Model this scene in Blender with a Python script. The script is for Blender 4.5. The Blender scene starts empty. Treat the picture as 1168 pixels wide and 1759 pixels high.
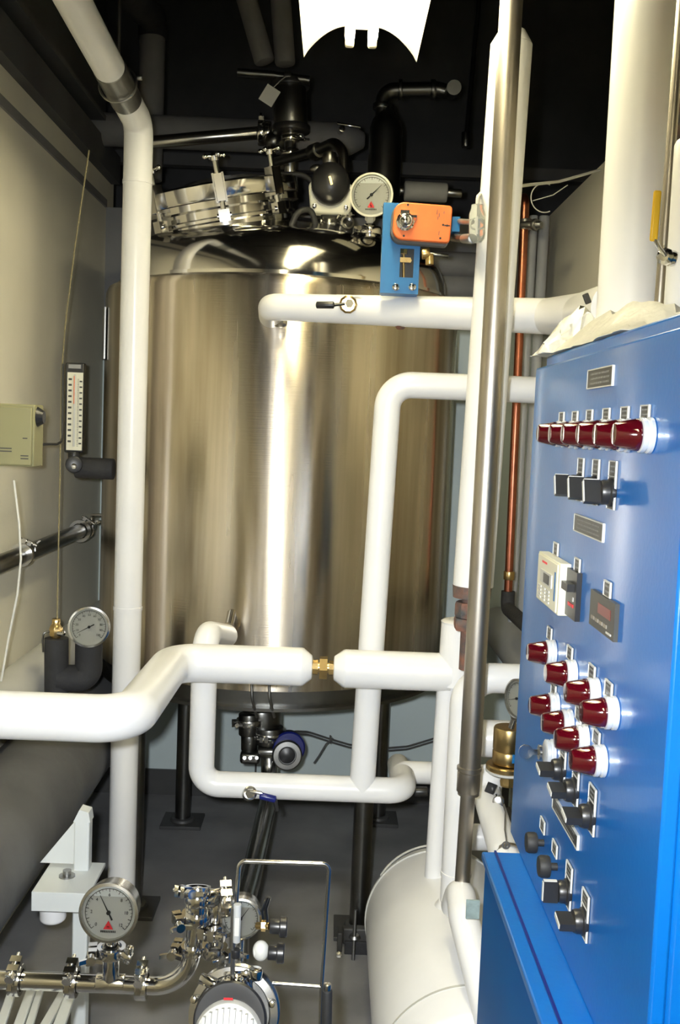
import bpy, math, random
from mathutils import Vector, Matrix, Quaternion
random.seed(7)
PI = math.pi
scene = bpy.context.scene
C = scene.collection
# ------------------------------------------------------------------ camera
W, H, F = 1168, 1759, 1750.0
ROLL, PITCH, YAW = math.radians(2.3), math.radians(4.75), math.radians(0.5)
CAM = Vector((0, 0, 1.6))
_f = Vector((math.sin(YAW)*math.cos(PITCH), math.cos(YAW)*math.cos(PITCH), -math.sin(PITCH)))
_r0 = Vector((math.cos(YAW), -math.sin(YAW), 0))
_u0 = _r0.cross(_f)
CR = _r0*math.cos(ROLL) + _u0*math.sin(ROLL)
CU = -_r0*math.sin(ROLL) + _u0*math.cos(ROLL)
cam_data = bpy.data.cameras.new('camera')
cam = bpy.data.objects.new('camera', cam_data); C.objects.link(cam)
cam_data.sensor_fit = 'VERTICAL'; cam_data.sensor_height = 36.0
cam_data.lens = F/H*36.0; cam_data.clip_start = 0.02
m = Matrix.Identity(4)
for i in range(3):
    m[i][0] = CR[i]; m[i][1] = CU[i]; m[i][2] = -_f[i]; m[i][3] = CAM[i]
cam.matrix_world = m
scene.camera = cam
# ------------------------------------------------------------------ world, exposure, lamps
world = bpy.data.worlds.new('world'); scene.world = world; world.use_nodes = True
world.node_tree.nodes['Background'].inputs[0].default_value = (0.6, 0.65, 0.7, 1)
world.node_tree.nodes['Background'].inputs[1].default_value = 0.01
scene.view_settings.view_transform = 'Standard'; scene.view_settings.look = 'None'
scene.view_settings.gamma = 1.0; scene.view_settings.use_curve_mapping = False
scene.view_settings.exposure = 0.0
FLASH_W, TUBE = 222.0, 52.0
fl = bpy.data.lights.new('camera_flash', 'SPOT'); fl.spot_size = math.radians(86); fl.spot_blend = 1.0; fl.shadow_soft_size = 0.02
fl.energy = FLASH_W; fl.color = (0.93, 0.97, 1.0)
flo = bpy.data.objects.new('camera_flash', fl); C.objects.link(flo)
flo.location = (-0.055, 0.03, 1.63)
flo.rotation_euler = Vector((0.02, -1.0, 0.36)).to_track_quat('Z', 'Y').to_euler()

def ray(x, y):
    return (_f + CR*((x-W/2)/F) + CU*((H/2-y)/F))
def P(x, y, d):                     # real point seen at a pixel, at depth Y = d into the room
    r = ray(x, y); return CAM + r*(d/r.y)
def PX(x, y, X):                    # the same on a plane X = const
    r = ray(x, y); return CAM + r*(X/r.x)

# ------------------------------------------------------------------ materials
def mat(name, col, rough=.5, metal=0., noise=0., nscale=8., bump=0., bscale=40., stretch=None, emit=None, trans=0., coat=0., col2=None, aniso=0., rvar=0.):
    mm = bpy.data.materials.new(name); mm.use_nodes = True
    nt = mm.node_tree; b = nt.nodes['Principled BSDF']
    b.inputs['Base Color'].default_value = (*col, 1); b.inputs['Roughness'].default_value = rough
    b.inputs['Metallic'].default_value = metal
    if trans: b.inputs['Transmission Weight'].default_value = trans
    if coat: b.inputs['Coat Weight'].default_value = coat; b.inputs['Coat Roughness'].default_value = .08
    if aniso: b.inputs['Anisotropic'].default_value = aniso
    if emit:
        b.inputs['Emission Color'].default_value = (*emit[0], 1); b.inputs['Emission Strength'].default_value = emit[1]
    tc = nt.nodes.new('ShaderNodeTexCoord'); mp = nt.nodes.new('ShaderNodeMapping')
    nt.links.new(tc.outputs['Object'], mp.inputs[0])
    if stretch: mp.inputs['Scale'].default_value = stretch
    if noise or col2:
        n = nt.nodes.new('ShaderNodeTexNoise'); n.inputs['Scale'].default_value = nscale; n.inputs['Detail'].default_value = 6
        nt.links.new(mp.outputs[0], n.inputs[0])
        r = nt.nodes.new('ShaderNodeValToRGB')
        c2 = col2 or tuple(c*(1-noise) for c in col)
        r.color_ramp.elements[0].position = .35; r.color_ramp.elements[0].color = (*c2, 1)
        r.color_ramp.elements[1].position = .65; r.color_ramp.elements[1].color = (*col, 1)
        nt.links.new(n.outputs[0], r.inputs[0]); nt.links.new(r.outputs[0], b.inputs['Base Color'])
        if rvar:
            mr = nt.nodes.new('ShaderNodeMapRange'); mr.inputs[3].default_value = rough-rvar; mr.inputs[4].default_value = rough+rvar
            nt.links.new(n.outputs[0], mr.inputs[0]); nt.links.new(mr.outputs[0], b.inputs['Roughness'])
    if bump:
        n2 = nt.nodes.new('ShaderNodeTexNoise'); n2.inputs['Scale'].default_value = bscale; n2.inputs['Detail'].default_value = 4
        nt.links.new(mp.outputs[0], n2.inputs[0])
        bp = nt.nodes.new('ShaderNodeBump'); bp.inputs['Strength'].default_value = bump; bp.inputs['Distance'].default_value = .01
        nt.links.new(n2.outputs[0], bp.inputs['Height']); nt.links.new(bp.outputs[0], b.inputs['Normal'])
    return mm
M = {}
M['white'] = mat('white_jacket', (.87,.87,.87), .28, noise=.06, nscale=5, bump=.06, bscale=14)
M['white_dull'] = mat('white_dull_jacket', (.62,.62,.58), .5, noise=.14, nscale=4, bump=.08, bscale=12)
M['grey_jacket'] = mat('grey_jacket', (.42,.43,.43), .5, noise=.12, nscale=5, bump=.08, bscale=12)
M['wall'] = mat('wall_paint', (.86,.82,.68), .55, noise=.1, nscale=2, bump=.05, bscale=60)
M['wall_back'] = mat('back_wall_paint', (.66,.76,.76), .6, noise=.1, nscale=2, bump=.05, bscale=60)
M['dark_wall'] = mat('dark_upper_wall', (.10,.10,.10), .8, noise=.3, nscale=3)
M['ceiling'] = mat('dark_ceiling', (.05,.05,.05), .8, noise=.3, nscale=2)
M['floor'] = mat('concrete_floor', (.27,.27,.275), .55, nscale=3.2, col2=(.17,.17,.175), bump=.15, bscale=18)
M['base'] = mat('baseboard', (.06,.06,.06), .5, noise=.2)
M['steel'] = mat('stainless_steel', (.62,.61,.58), .22, 1., noise=.15, nscale=6)
M['chrome'] = mat('polished_steel', (.72,.71,.69), .12, 1., noise=.08, nscale=9)
M['dark_steel'] = mat('dark_steel', (.22,.22,.21), .3, 1., noise=.25, nscale=9)
M['galv'] = mat('galvanised_steel', (.50,.46,.40), .40, 1., noise=.3, nscale=14, stretch=(1,1,.3), bump=.05, bscale=30)
M['frame_steel'] = mat('satin_steel', (.35,.35,.34), .38, 1., noise=.2, nscale=8)
M['brass'] = mat('brass', (.62,.45,.20), .3, 1., noise=.25, nscale=20)
M['copper'] = mat('copper', (.48,.17,.10), .32, 1., noise=.35, nscale=14)
M['rust'] = mat('rusty_iron', (.26,.12,.08), .75, .2, nscale=30, col2=(.09,.09,.09), bump=.4, bscale=70)
M['collar'] = mat('pale_metal_collar', (.72,.74,.76), .3, .35)
M['faint'] = mat('faint_engraving', (.16,.16,.15), .5)
M['void'] = mat('shaded_jacket', (.20,.20,.20), .7, noise=.2)  # grey jacket darkened where little light reaches the upper pipes
M['foam'] = mat('black_foam', (.028,.028,.03), .8, noise=.3, nscale=12, bump=.2, bscale=60)
M['dkfoam'] = mat('dark_grey_foam', (.11,.112,.116), .75, noise=.3, nscale=4, bump=.15, bscale=40)
M['black'] = mat('black_plastic', (.018,.018,.019), .35, noise=.2)
M['rubber'] = mat('black_rubber', (.02,.02,.02), .6, noise=.2)
M['blue'] = mat('blue_enamel', (.001,.125,.46), .30, noise=.08, nscale=3, coat=.22, bump=.03, bscale=120)
M['blue_shaded'] = mat('shaded_blue_paint', (.001,.10,.36), .6, noise=.08, nscale=3)  # cabinet blue darkened and dulled for the base face in shade
M['blue_shaded'].node_tree.nodes['Principled BSDF'].inputs['Specular IOR Level'].default_value = .12
M['wall_shade'] = mat('shaded_wall_paint', (.22,.22,.22), .7, noise=.2, nscale=3)  # shade on the upper back wall, put into its paint
M['blue_br'] = mat('blue_bracket_paint', (.003,.13,.36), .4, noise=.1)
M['navy'] = mat('navy_plastic', (.008,.015,.16), .3, noise=.1)
M['orange'] = mat('orange_plastic', (.78,.17,.035), .45, noise=.1, nscale=20)
M['red_lens'] = mat('dark_red_lens', (.055,.001,.004), .06, coat=.8)
M['red'] = mat('red_print', (.75,.03,.04), .5)
M['redled'] = mat('red_window', (.16,.012,.012), .3)
M['yellow'] = mat('yellow_grip', (.85,.50,.02), .45, noise=.1)
M['plate'] = mat('dark_engraved_plate', (.055,.055,.05), .4, noise=.2)
M['print'] = mat('pale_print', (.55,.55,.52), .5)
M['blackprint'] = mat('black_print', (.02,.02,.02), .6)
M['dial'] = mat('dial_face', (.62,.62,.60), .4)
M['airgap'] = mat('dial_above_fluid', (.90,.93,.95), .3)
M['cover'] = mat('ribbed_cover_plastic', (.50,.50,.48), .45)
M['glass'] = mat('gauge_glass', (.95,.97,.97), .04, trans=1.0)
M['ivory'] = mat('ivory_plastic', (.72,.70,.56), .4, noise=.05)
M['clear'] = mat('clear_plastic', (.85,.88,.82), .12, trans=.75)
M['brown'] = mat('brown_wire', (.20,.17,.08), .5)
M['cable'] = mat('white_cable', (.65,.64,.58), .5)
M['gcable'] = mat('grey_cable', (.10,.10,.10), .5)
M['tape'] = mat('foil_wrap', (.74,.73,.66), .35, noise=.12, nscale=14, bump=.5, bscale=22)
M['enamel'] = mat('fixture_enamel', (.82,.79,.66), .4)
M['tube'] = mat('fluorescent_tube', (1,1,.95), .3, emit=((1.0,.90,.60), TUBE))
M['beige'] = mat('olive_beige_paint', (.26,.25,.13), .5, noise=.05)
M['whitepaint'] = mat('white_painted_steel', (.70,.73,.72), .4, noise=.08, nscale=5)
M['teal'] = mat('sticker', (.35,.45,.45), .4, noise=.3, nscale=60)
M['glass'].node_tree.nodes['Principled BSDF'].inputs['IOR'].default_value = 1.05

# brushed tank cladding: fine grain round the shell, tall warm streaks coloured in as room reflections
def tank_mat():
    mm = bpy.data.materials.new('brushed_tank_cladding'); mm.use_nodes = True
    nt = mm.node_tree; b = nt.nodes['Principled BSDF']; L = nt.links
    b.inputs['Metallic'].default_value = 1
    tc = nt.nodes.new('ShaderNodeTexCoord')
    mp = nt.nodes.new('ShaderNodeMapping'); mp.inputs['Scale'].default_value = (9, 9, .45); L.new(tc.outputs['Object'], mp.inputs[0])
    n = nt.nodes.new('ShaderNodeTexNoise'); n.inputs['Scale'].default_value = 1.3; n.inputs['Detail'].default_value = 5; n.inputs['Distortion'].default_value = .3
    L.new(mp.outputs[0], n.inputs[0])
    r = nt.nodes.new('ShaderNodeValToRGB')
    r.color_ramp.elements[0].position = .36; r.color_ramp.elements[0].color = (.36,.31,.235,1)
    r.color_ramp.elements[1].position = .62; r.color_ramp.elements[1].color = (.74,.68,.59,1)
    L.new(n.outputs[0], r.inputs[0]); L.new(r.outputs[0], b.inputs['Base Color'])
    mr = nt.nodes.new('ShaderNodeMapRange'); mr.inputs[1].default_value=.3; mr.inputs[2].default_value=.7; mr.inputs[3].default_value = .18; mr.inputs[4].default_value = .30
    L.new(n.outputs[0], mr.inputs[0]); L.new(mr.outputs[0], b.inputs['Roughness'])
    mp2 = nt.nodes.new('ShaderNodeMapping'); mp2.inputs['Scale'].default_value = (2.2, 2.2, 90); L.new(tc.outputs['Object'], mp2.inputs[0])
    n2 = nt.nodes.new('ShaderNodeTexNoise'); n2.inputs['Scale'].default_value = 3; n2.inputs['Detail'].default_value = 3; L.new(mp2.outputs[0], n2.inputs[0])
    mp3 = nt.nodes.new('ShaderNodeMapping'); mp3.inputs['Scale'].default_value = (7, 7, .8); L.new(tc.outputs['Object'], mp3.inputs[0])
    n3 = nt.nodes.new('ShaderNodeTexNoise'); n3.inputs['Scale'].default_value = 1; n3.inputs['Detail'].default_value = 1; L.new(mp3.outputs[0], n3.inputs[0])
    b1 = nt.nodes.new('ShaderNodeBump'); b1.inputs['Strength'].default_value = .16; b1.inputs['Distance'].default_value = .012; L.new(n3.outputs[0], b1.inputs['Height'])
    b2 = nt.nodes.new('ShaderNodeBump'); b2.inputs['Strength'].default_value = .12; b2.inputs['Distance'].default_value = .002; L.new(n2.outputs[0], b2.inputs['Height'])
    L.new(b1.outputs[0], b2.inputs['Normal']); L.new(b2.outputs[0], b.inputs['Normal'])
    tg = nt.nodes.new('ShaderNodeTangent'); tg.direction_type = 'RADIAL'; tg.axis = 'Z'; L.new(tg.outputs[0], b.inputs['Tangent'])
    b.inputs['Anisotropic'].default_value = .92; b.inputs['Anisotropic Rotation'].default_value = 0.25
    return mm
M['tank'] = tank_mat()

# ------------------------------------------------------------------ mesh helpers
def basis(ax):
    ax = Vector(ax).normalized()
    t = Vector((0,0,1)) if abs(ax.z) < .9 else Vector((1,0,0))
    u = t.cross(ax).normalized(); return u, ax.cross(u), ax
class MB:
    def __init__(s): s.v=[]; s.f=[]
    def add(s, vs, fs):
        o=len(s.v); s.v += [Vector(p) for p in vs]; s.f += [tuple(o+i for i in f) for f in fs]; return s
    def box(s, c, size, ax=None):
        c=Vector(c); a=ax or (Vector((1,0,0)),Vector((0,1,0)),Vector((0,0,1)))
        hx,hy,hz=[k/2 for k in size]
        vs=[c+a[0]*(sx*hx)+a[1]*(sy*hy)+a[2]*(sz*hz) for sx in(-1,1) for sy in(-1,1) for sz in(-1,1)]
        return s.add(vs,[(0,1,3,2),(4,6,7,5),(0,4,5,1),(2,3,7,6),(0,2,6,4),(1,5,7,3)])
    def lathe(s, o, ax, prof, n=32, squash=1.):
        u,v,w=basis(ax); o=Vector(o); vs=[]; fs=[]; idx=[]
        for (r,h) in prof:
            if r<1e-6: idx.append([len(vs)]); vs.append(o+w*h)
            else:
                idx.append(list(range(len(vs),len(vs)+n)))
                vs += [o+w*h+u*(r*math.cos(2*PI*k/n))+v*(r*squash*math.sin(2*PI*k/n)) for k in range(n)]
        for a,b in zip(idx,idx[1:]):
            for k in range(n):
                k2=(k+1)%n
                if len(a)==1 and len(b)==1: continue
                if len(a)==1: fs.append((a[0],b[k2],b[k]))
                elif len(b)==1: fs.append((a[k],a[k2],b[0]))
                else: fs.append((a[k],a[k2],b[k2],b[k]))
        return s.add(vs,fs)
    def cyl(s,p0,p1,r0,r1=None,n=24):
        p0=Vector(p0);p1=Vector(p1);r1=r0 if r1 is None else r1;L=(p1-p0).length
        return s.lathe(p0,p1-p0,[(0,0),(r0,0),(r1,L),(0,L)],n)
    def rcyl(s,p0,p1,r,e=.003,n=24):
        p0=Vector(p0);p1=Vector(p1);L=(p1-p0).length
        return s.lathe(p0,p1-p0,[(0,0),(r-e,0),(r-e*.3,e*.3),(r,e),(r,L-e),(r-e*.3,L-e*.3),(r-e,L),(0,L)],n)
    def sphere(s,c,r,n=20,m_=12,sc=(1,1,1)):
        c=Vector(c);vs=[];fs=[]
        for i in range(m_+1):
            t=PI*i/m_
            for k in range(n):
                p=2*PI*k/n; vs.append(c+Vector((r*sc[0]*math.sin(t)*math.cos(p),r*sc[1]*math.sin(t)*math.sin(p),r*sc[2]*math.cos(t))))
        for i in range(m_):
            for k in range(n):
                k2=(k+1)%n; fs.append((i*n+k,(i+1)*n+k,(i+1)*n+k2,i*n+k2))
        return s.add(vs,fs)
    def torus(s,c,ax,R,r,n=36,k=10,a0=0,a1=2*PI):
        u,v,w=basis(ax);c=Vector(c);full=abs(a1-a0-2*PI)<1e-6;N=n if full else n+1
        vs=[];fs=[]
        for i in range(N):
            a=a0+(a1-a0)*i/n; d=u*math.cos(a)+v*math.sin(a)
            for j in range(k):
                b=2*PI*j/k; vs.append(c+d*(R+r*math.cos(b))+w*(r*math.sin(b)))
        for i in range(n):
            i2=(i+1)%N
            for j in range(k):
                j2=(j+1)%k; fs.append((i*k+j,i2*k+j,i2*k+j2,i*k+j2))
        return s.add(vs,fs)
    def tube(s,pts,r,bend=0.,n=20,seg=8,caps=True,rr=None,dome=False):
        pts=[Vector(p) for p in pts]; path=[];rad=[]
        rs = rr or [r]*len(pts)
        for i,p in enumerate(pts):
            if bend and 0<i<len(pts)-1:
                a=(pts[i-1]-p);b=(pts[i+1]-p)
                ang=a.angle(b); 
                t=min(bend/max(math.tan(ang/2),.05), a.length*.48, b.length*.48)
                if abs(ang-PI)<.03: path.append(p);rad.append(rs[i]);continue
                p0=p+a.normalized()*t;p1=p+b.normalized()*t
                rb=t*math.tan(ang/2)
                cc=p+((a.normalized()+b.normalized()).normalized())*(rb/math.sin(ang/2))
                v0=p0-cc;v1=p1-cc;q=v0.rotation_difference(v1)
                for k in range(seg+1):
                    qq=Quaternion().slerp(q,k/seg); vv=v0.copy(); vv.rotate(qq); path.append(cc+vv);rad.append(rs[i])
            else: path.append(p);rad.append(rs[i])
        if dome:
            for end in (0,1):
                pp=path if end==0 else path[::-1]
                d=(pp[0]-pp[1]).normalized(); R=rad[0] if end==0 else rad[-1]
                ext=[(pp[0]+d*(R*.45*math.sin(t)),R*math.cos(t)) for t in (1.35,1.0,.6,.3)]
                if end==0: path=[e[0] for e in ext]+path; rad=[e[1] for e in ext]+rad
                else: path=path+[e[0] for e in ext[::-1]]; rad=rad+[e[1] for e in ext[::-1]]
        tang=[]
        for i in range(len(path)):
            a=path[max(i-1,0)];b=path[min(i+1,len(path)-1)];tang.append((b-a).normalized())
        u,_,_=basis(tang[0]);vs=[];fs=[]
        for i,p in enumerate(path):
            if i: u=(tang[i-1].rotation_difference(tang[i]))@u
            u=(u-tang[i]*u.dot(tang[i])).normalized(); v=tang[i].cross(u)
            vs+=[p+u*(rad[i]*math.cos(2*PI*k/n))+v*(rad[i]*math.sin(2*PI*k/n)) for k in range(n)]
        for i in range(len(path)-1):
            for k in range(n):
                k2=(k+1)%n; fs.append((i*n+k,i*n+k2,(i+1)*n+k2,(i+1)*n+k))
        if caps:
            fs.append(tuple(range(n))[::-1]); fs.append(tuple((len(path)-1)*n+k for k in range(n)))
        return s.add(vs,fs)
    def prism(s,poly,o,u,v,w,t):          # poly 2D in (u,v), extruded t along w
        o=Vector(o);u=Vector(u);v=Vector(v);w=Vector(w);n=len(poly)
        vs=[o+u*a+v*b for a,b in poly]+[o+u*a+v*b+w*t for a,b in poly]
        fs=[tuple(range(n))[::-1],tuple(range(n,2*n))]+[(i,(i+1)%n,n+(i+1)%n,n+i) for i in range(n)]
        return s.add(vs,fs)
    def mesh(s,name,off=Vector((0,0,0))):
        me=bpy.data.meshes.new(name); me.from_pydata([tuple(p-off) for p in s.v],[],s.f); me.validate()
        import bmesh
        bm=bmesh.new(); bm.from_mesh(me); bmesh.ops.recalc_face_normals(bm,faces=bm.faces); bm.to_mesh(me); bm.free()
        for p in me.polygons: p.use_smooth=True
        me.set_sharp_from_angle(angle=math.radians(38)); return me

def clampset(parent,mt,*sets):
    for s in sets: part('tri_clamp',clamp(MB(),*s),mt,parent)

def tag(o,label=None,cat=None,group=None,kind=None):
    if label: o['label']=label
    if cat: o['category']=cat
    if group: o['group']=group
    if kind: o['kind']=kind
    return o
def wloc(o):
    p=Vector((0,0,0))
    while o: p=p+o.location; o=o.parent
    return p
def thing(name,label,cat,loc,group=None):
    o=bpy.data.objects.new(name,None); o.empty_display_size=.05; C.objects.link(o); o.location=Vector(loc); return tag(o,label,cat,group)
def part(name,mb,mt,parent,label=None,bevel=0.,kind=None):
    me=mb.mesh(name,wloc(parent)); me.materials.append(M[mt]); o=bpy.data.objects.new(name,me); C.objects.link(o); o.parent=parent
    if label: o['label']=label
    if kind: o['kind']=kind
    if bevel:
        b=o.modifiers.new('bevel','BEVEL'); b.width=bevel; b.segments=2; b.limit_method='ANGLE'
    return o
def solo(name,mb,mt,label=None,cat=None,loc=(0,0,0),group=None,kind=None,bevel=0.):
    loc=Vector(loc); me=mb.mesh(name,loc); me.materials.append(M[mt]); o=bpy.data.objects.new(name,me); C.objects.link(o); o.location=loc
    if bevel:
        b=o.modifiers.new('bevel','BEVEL'); b.width=bevel; b.segments=2; b.limit_method='ANGLE'
    return tag(o,label,cat,group,kind)
def inst(name,me,parent,loc=(0,0,0),rot=None,label=None):     # shared mesh placed inside a thing
    o=bpy.data.objects.new(name,me); C.objects.link(o); o.parent=parent; o.location=Vector(loc)-(wloc(parent))
    if rot is not None: o.rotation_euler=rot.to_euler()
    if label: o['label']=label
    return o
def text_mesh(txt,size,mt,ext=.0003):
    cu=bpy.data.curves.new('t','FONT'); cu.body=txt; cu.size=size; cu.align_x='CENTER'; cu.align_y='CENTER'; cu.extrude=ext
    ob=bpy.data.objects.new('t',cu); C.objects.link(ob); bpy.context.view_layer.update()
    me=bpy.data.meshes.new_from_object(ob.evaluated_get(bpy.context.evaluated_depsgraph_get()))
    bpy.data.objects.remove(ob); me.materials.clear(); me.materials.append(M[mt]); return me
def text(txt,size,mt,parent,c,u,v,name='lettering'):
    me=text_mesh(txt,size,mt); u=Vector(u).normalized(); v=Vector(v).normalized(); w=u.cross(v)
    mx=Matrix((u,v,w)).transposed(); off=Vector(c)-wloc(parent)
    me.transform(Matrix.Translation(off)@mx.to_4x4()); me.name=name
    o=bpy.data.objects.new(name,me); C.objects.link(o); o.parent=parent; return o
def copy_tree(o,parent=None):
    c=o.copy(); C.objects.link(c); c.parent=parent
    for ch in list(o.children): copy_tree(ch,c)
    return c
X_,Y_,Z_=Vector((1,0,0)),Vector((0,1,0)),Vector((0,0,1))

# sanitary clamp with a wing nut, in place: returns metal mesh
def clamp(mb,c,ax,R,wing=None,t=.011):
    ax=Vector(ax).normalized();c=Vector(c)
    mb.lathe(c-ax*t,ax,[(R*.7,0),(R*.97,0),(R,t*.3),(R,t*1.7),(R*.97,t*2),(R*.7,t*2)],28)
    w=Vector(wing) if wing else (ax.cross(Y_)).normalized()
    w=(w-ax*w.dot(ax)).normalized(); q=ax.cross(w)
    a=c+w*R
    mb.box(a+w*.006-q*.009,(.014,.012,.018),(w,q,ax)); mb.box(a+w*.006+q*.009,(.014,.012,.018),(w,q,ax))
    mb.cyl(a+w*.008-q*.024,a+w*.008+q*.03,.0032,n=10)
    e=a+w*.008+q*.024
    mb.cyl(e-q*.005,e+q*.007,.0075,n=12)
    mb.box(e+q*.006+w*.011,(.016,.005,.007),((w+q*.5).normalized(),q,ax)); mb.box(e+q*.006-w*.011,(.016,.005,.007),((w-q*.5).normalized(),q,ax))
    return mb

def gauge(name,label,c,nrm,up,R,needle,depth=.035,parent=None,nums=None,redlogo=False,rim='chrome',stem=None,extra=None,liquid=False,cat='gauge',arc=(225,-45),loc=None,pm='blackprint'):
    nrm=Vector(nrm).normalized();up=Vector(up);up=(up-nrm*up.dot(nrm)).normalized();rt=up.cross(nrm)
    c=Vector(c)
    g=parent or thing(name,label,cat,loc if loc is not None else c-Z_*R)
    cs=MB().lathe(c-nrm*depth,nrm,[(0,0),(R*.86,0),(R*.93,.003),(R*.95,depth-.006),(R,depth-.005),(R*1.03,depth-.001),(R*1.02,depth+.005),(R*.93,depth+.006),(R*.91,depth-.001)],48)
    g1=part('case',cs,rim,g)
    part('dial',MB().lathe(c-nrm*.001,nrm,[(0,-.002),(R*.92,-.002),(R*.92,0),(0,0)],40),'dial',g)
    if redlogo or liquid:
        t0=math.asin(.60); arcp=[(R*.90*math.cos(t0+(PI-2*t0)*k/16),R*.90*math.sin(t0+(PI-2*t0)*k/16)) for k in range(17)]
        part('air_gap',MB().prism(arcp,c+nrm*.00005,rt,up,nrm,.0002),'airgap',g,'bright air gap above the gauge fluid')
    mk=MB()
    n=31
    for i in range(n):
        a=math.radians(arc[0]+(arc[1]-arc[0])*i/(n-1)); d=rt*math.cos(a)+up*math.sin(a); t=up*math.cos(a)-rt*math.sin(a)
        big=i%3==0; l=R*(.10 if big else .05)
        mk.box(c+d*(R*.80-l/2)+nrm*.0003,(l,R*.018 if big else R*.010,.0006),(d,t,nrm))
    for i in range(30):
        a0=math.radians(arc[0]+(arc[1]-arc[0])*i/30);a1=math.radians(arc[0]+(arc[1]-arc[0])*(i+1)/30)
        p=[(rt*math.cos(a)+up*math.sin(a)) for a in (a0,a1)]
        mk.add([c+nrm*.0005+p[0]*R*.80,c+nrm*.0005+p[1]*R*.80,c+nrm*.0005+p[1]*R*.822,c+nrm*.0005+p[0]*R*.822],[(0,1,2,3)])
    part('scale_marks',mk,pm,g)
    if nums:
        for i,tx in enumerate(nums):
            a=math.radians(arc[0]+(arc[1]-arc[0])*i/(len(nums)-1)); d=rt*math.cos(a)+up*math.sin(a)
            text(tx,R*.15,pm,g,c+d*R*.60+nrm*.0008,rt,up,'numeral')
    a=math.radians(needle); d=rt*math.cos(a)+up*math.sin(a); t=up*math.cos(a)-rt*math.sin(a)
    nd=MB().prism([(-R*.28,-R*.03),(-R*.28,R*.03),(0,R*.022),(R*.66,R*.006),(R*.66,-R*.006),(0,-R*.022)],c+nrm*.0025,d,t,nrm,.0008)
    nd.cyl(c+nrm*.001,c+nrm*.0045,R*.07,n=16)
    part('pointer',nd,'blackprint',g)
    if redlogo:
        part('red_mark',MB().prism([(-R*.17,-R*.58),(R*.17,-R*.58),(0,-R*.28)],c+nrm*.0004,rt,up,nrm,.0004),'red',g,'small red triangle printed on the dial')
        text('m',R*.13,'blackprint',g,c-up*R*.49+nrm*.001,rt,up)
        w=MB()
        for i in range(9): w.box(c+rt*(R*(-.24+.06*i))-up*R*.66+nrm*.0003,(R*.04,R*.07,.0004),(rt,up,nrm))
        part('small_print',w,'plate',g)
    part('glass',MB().lathe(c+nrm*.0052,nrm,[(0,0),(R*.93,0),(R*.93,.0012),(0,.0012)],40),'glass',g)
    if stem:
        st=MB(); q=Vector(stem); s0=c-nrm*depth*.5+(q-(c-nrm*depth*.5)).normalized()*R*.85
        st.cyl(s0,q,R*.16,n=16); dd=(q-s0).normalized(); st.lathe(s0+dd*R*.15,dd,[(0,0),(R*.25,0),(R*.25,R*.25),(0,R*.25)],6)
        part('stem',st,rim,g)
    return g

# ================================================================== STRUCTURE
XL,XR,YB,YF = -.97,.82,4.27,-1.6
def struct(name,mb,mt): return solo(name,mb,mt,kind='structure')
struct('floor',MB().box(((XL+XR)/2+.4,1.5,-.05),(3.4,8.6,.1)),'floor')
struct('wall_left',MB().box((XL-.06,1.35,1.32),(.12,6.1,2.64)),'wall')
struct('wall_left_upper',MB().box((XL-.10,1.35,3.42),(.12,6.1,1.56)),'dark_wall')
struct('wall_right',MB().box((XR+.06,3.0,1.235),(.12,2.8,2.47)),'wall')
struct('wall_right_near',MB().box((XR+.9,.1,1.235),(.12,3.4,2.47)),'wall')
struct('wall_back',MB().box((-.05,YB+.06,1.01),(2.2,.12,2.02)),'wall_back')
struct('wall_back_shaded',MB().box((-.05,YB+.06,2.24),(2.2,.12,.44)),'wall_shade')
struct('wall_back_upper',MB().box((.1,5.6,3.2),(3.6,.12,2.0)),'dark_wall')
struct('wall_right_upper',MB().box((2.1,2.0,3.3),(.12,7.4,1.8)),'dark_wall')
struct('wall_rear',MB().box((.3,-1.72,1.3),(3.4,.12,2.6)),'wall')
struct('ceiling',MB().box((.4,1.9,4.25),(3.6,7.6,.1)),'ceiling')
struct('baseboard_back',MB().box((-.08,YB-.006,.055),(1.78,.012,.11)),'base')
tr=MB(); tr.box((XL+.012,1.35,2.625),(.05,6.0,.11)); tr.box((XL+.02,1.35,2.735),(.07,6.0,.018))  # lower beam box deepened to darken the shaded strip of wall
struct('trim_1',tr,'dark_wall')
struct('trim_2',MB().box((XL+.004,1.3,2.47),(.008,5.9,.03)),'wall_shade')  # added strip, coloured as a shadow band across the wall
# panel joints of the back wall: narrow cover strips
for i,x in enumerate((-.28,.20,.60)):
    struct('trim_%d'%(i+3),MB().box((x,YB-.002,1.2),(.008,.004,2.2)),'base')
# ceiling joists
for i,y in enumerate((.6,1.7,2.8,3.9,5.0)):
    j=MB(); j.box((.4,y,4.19),(3.4,.09,.012)); j.box((.4,y,4.05),(3.4,.09,.012)); j.box((.4,y,4.12),(3.4,.012,.13))
    solo('ceiling_joist',j,'ceiling','dark steel joist crossing the black ceiling, %s from the tank side'%('first second third fourth fifth'.split()[4-i]),'joist',group='ceiling joists',loc=(.4,y,4.05))

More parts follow.
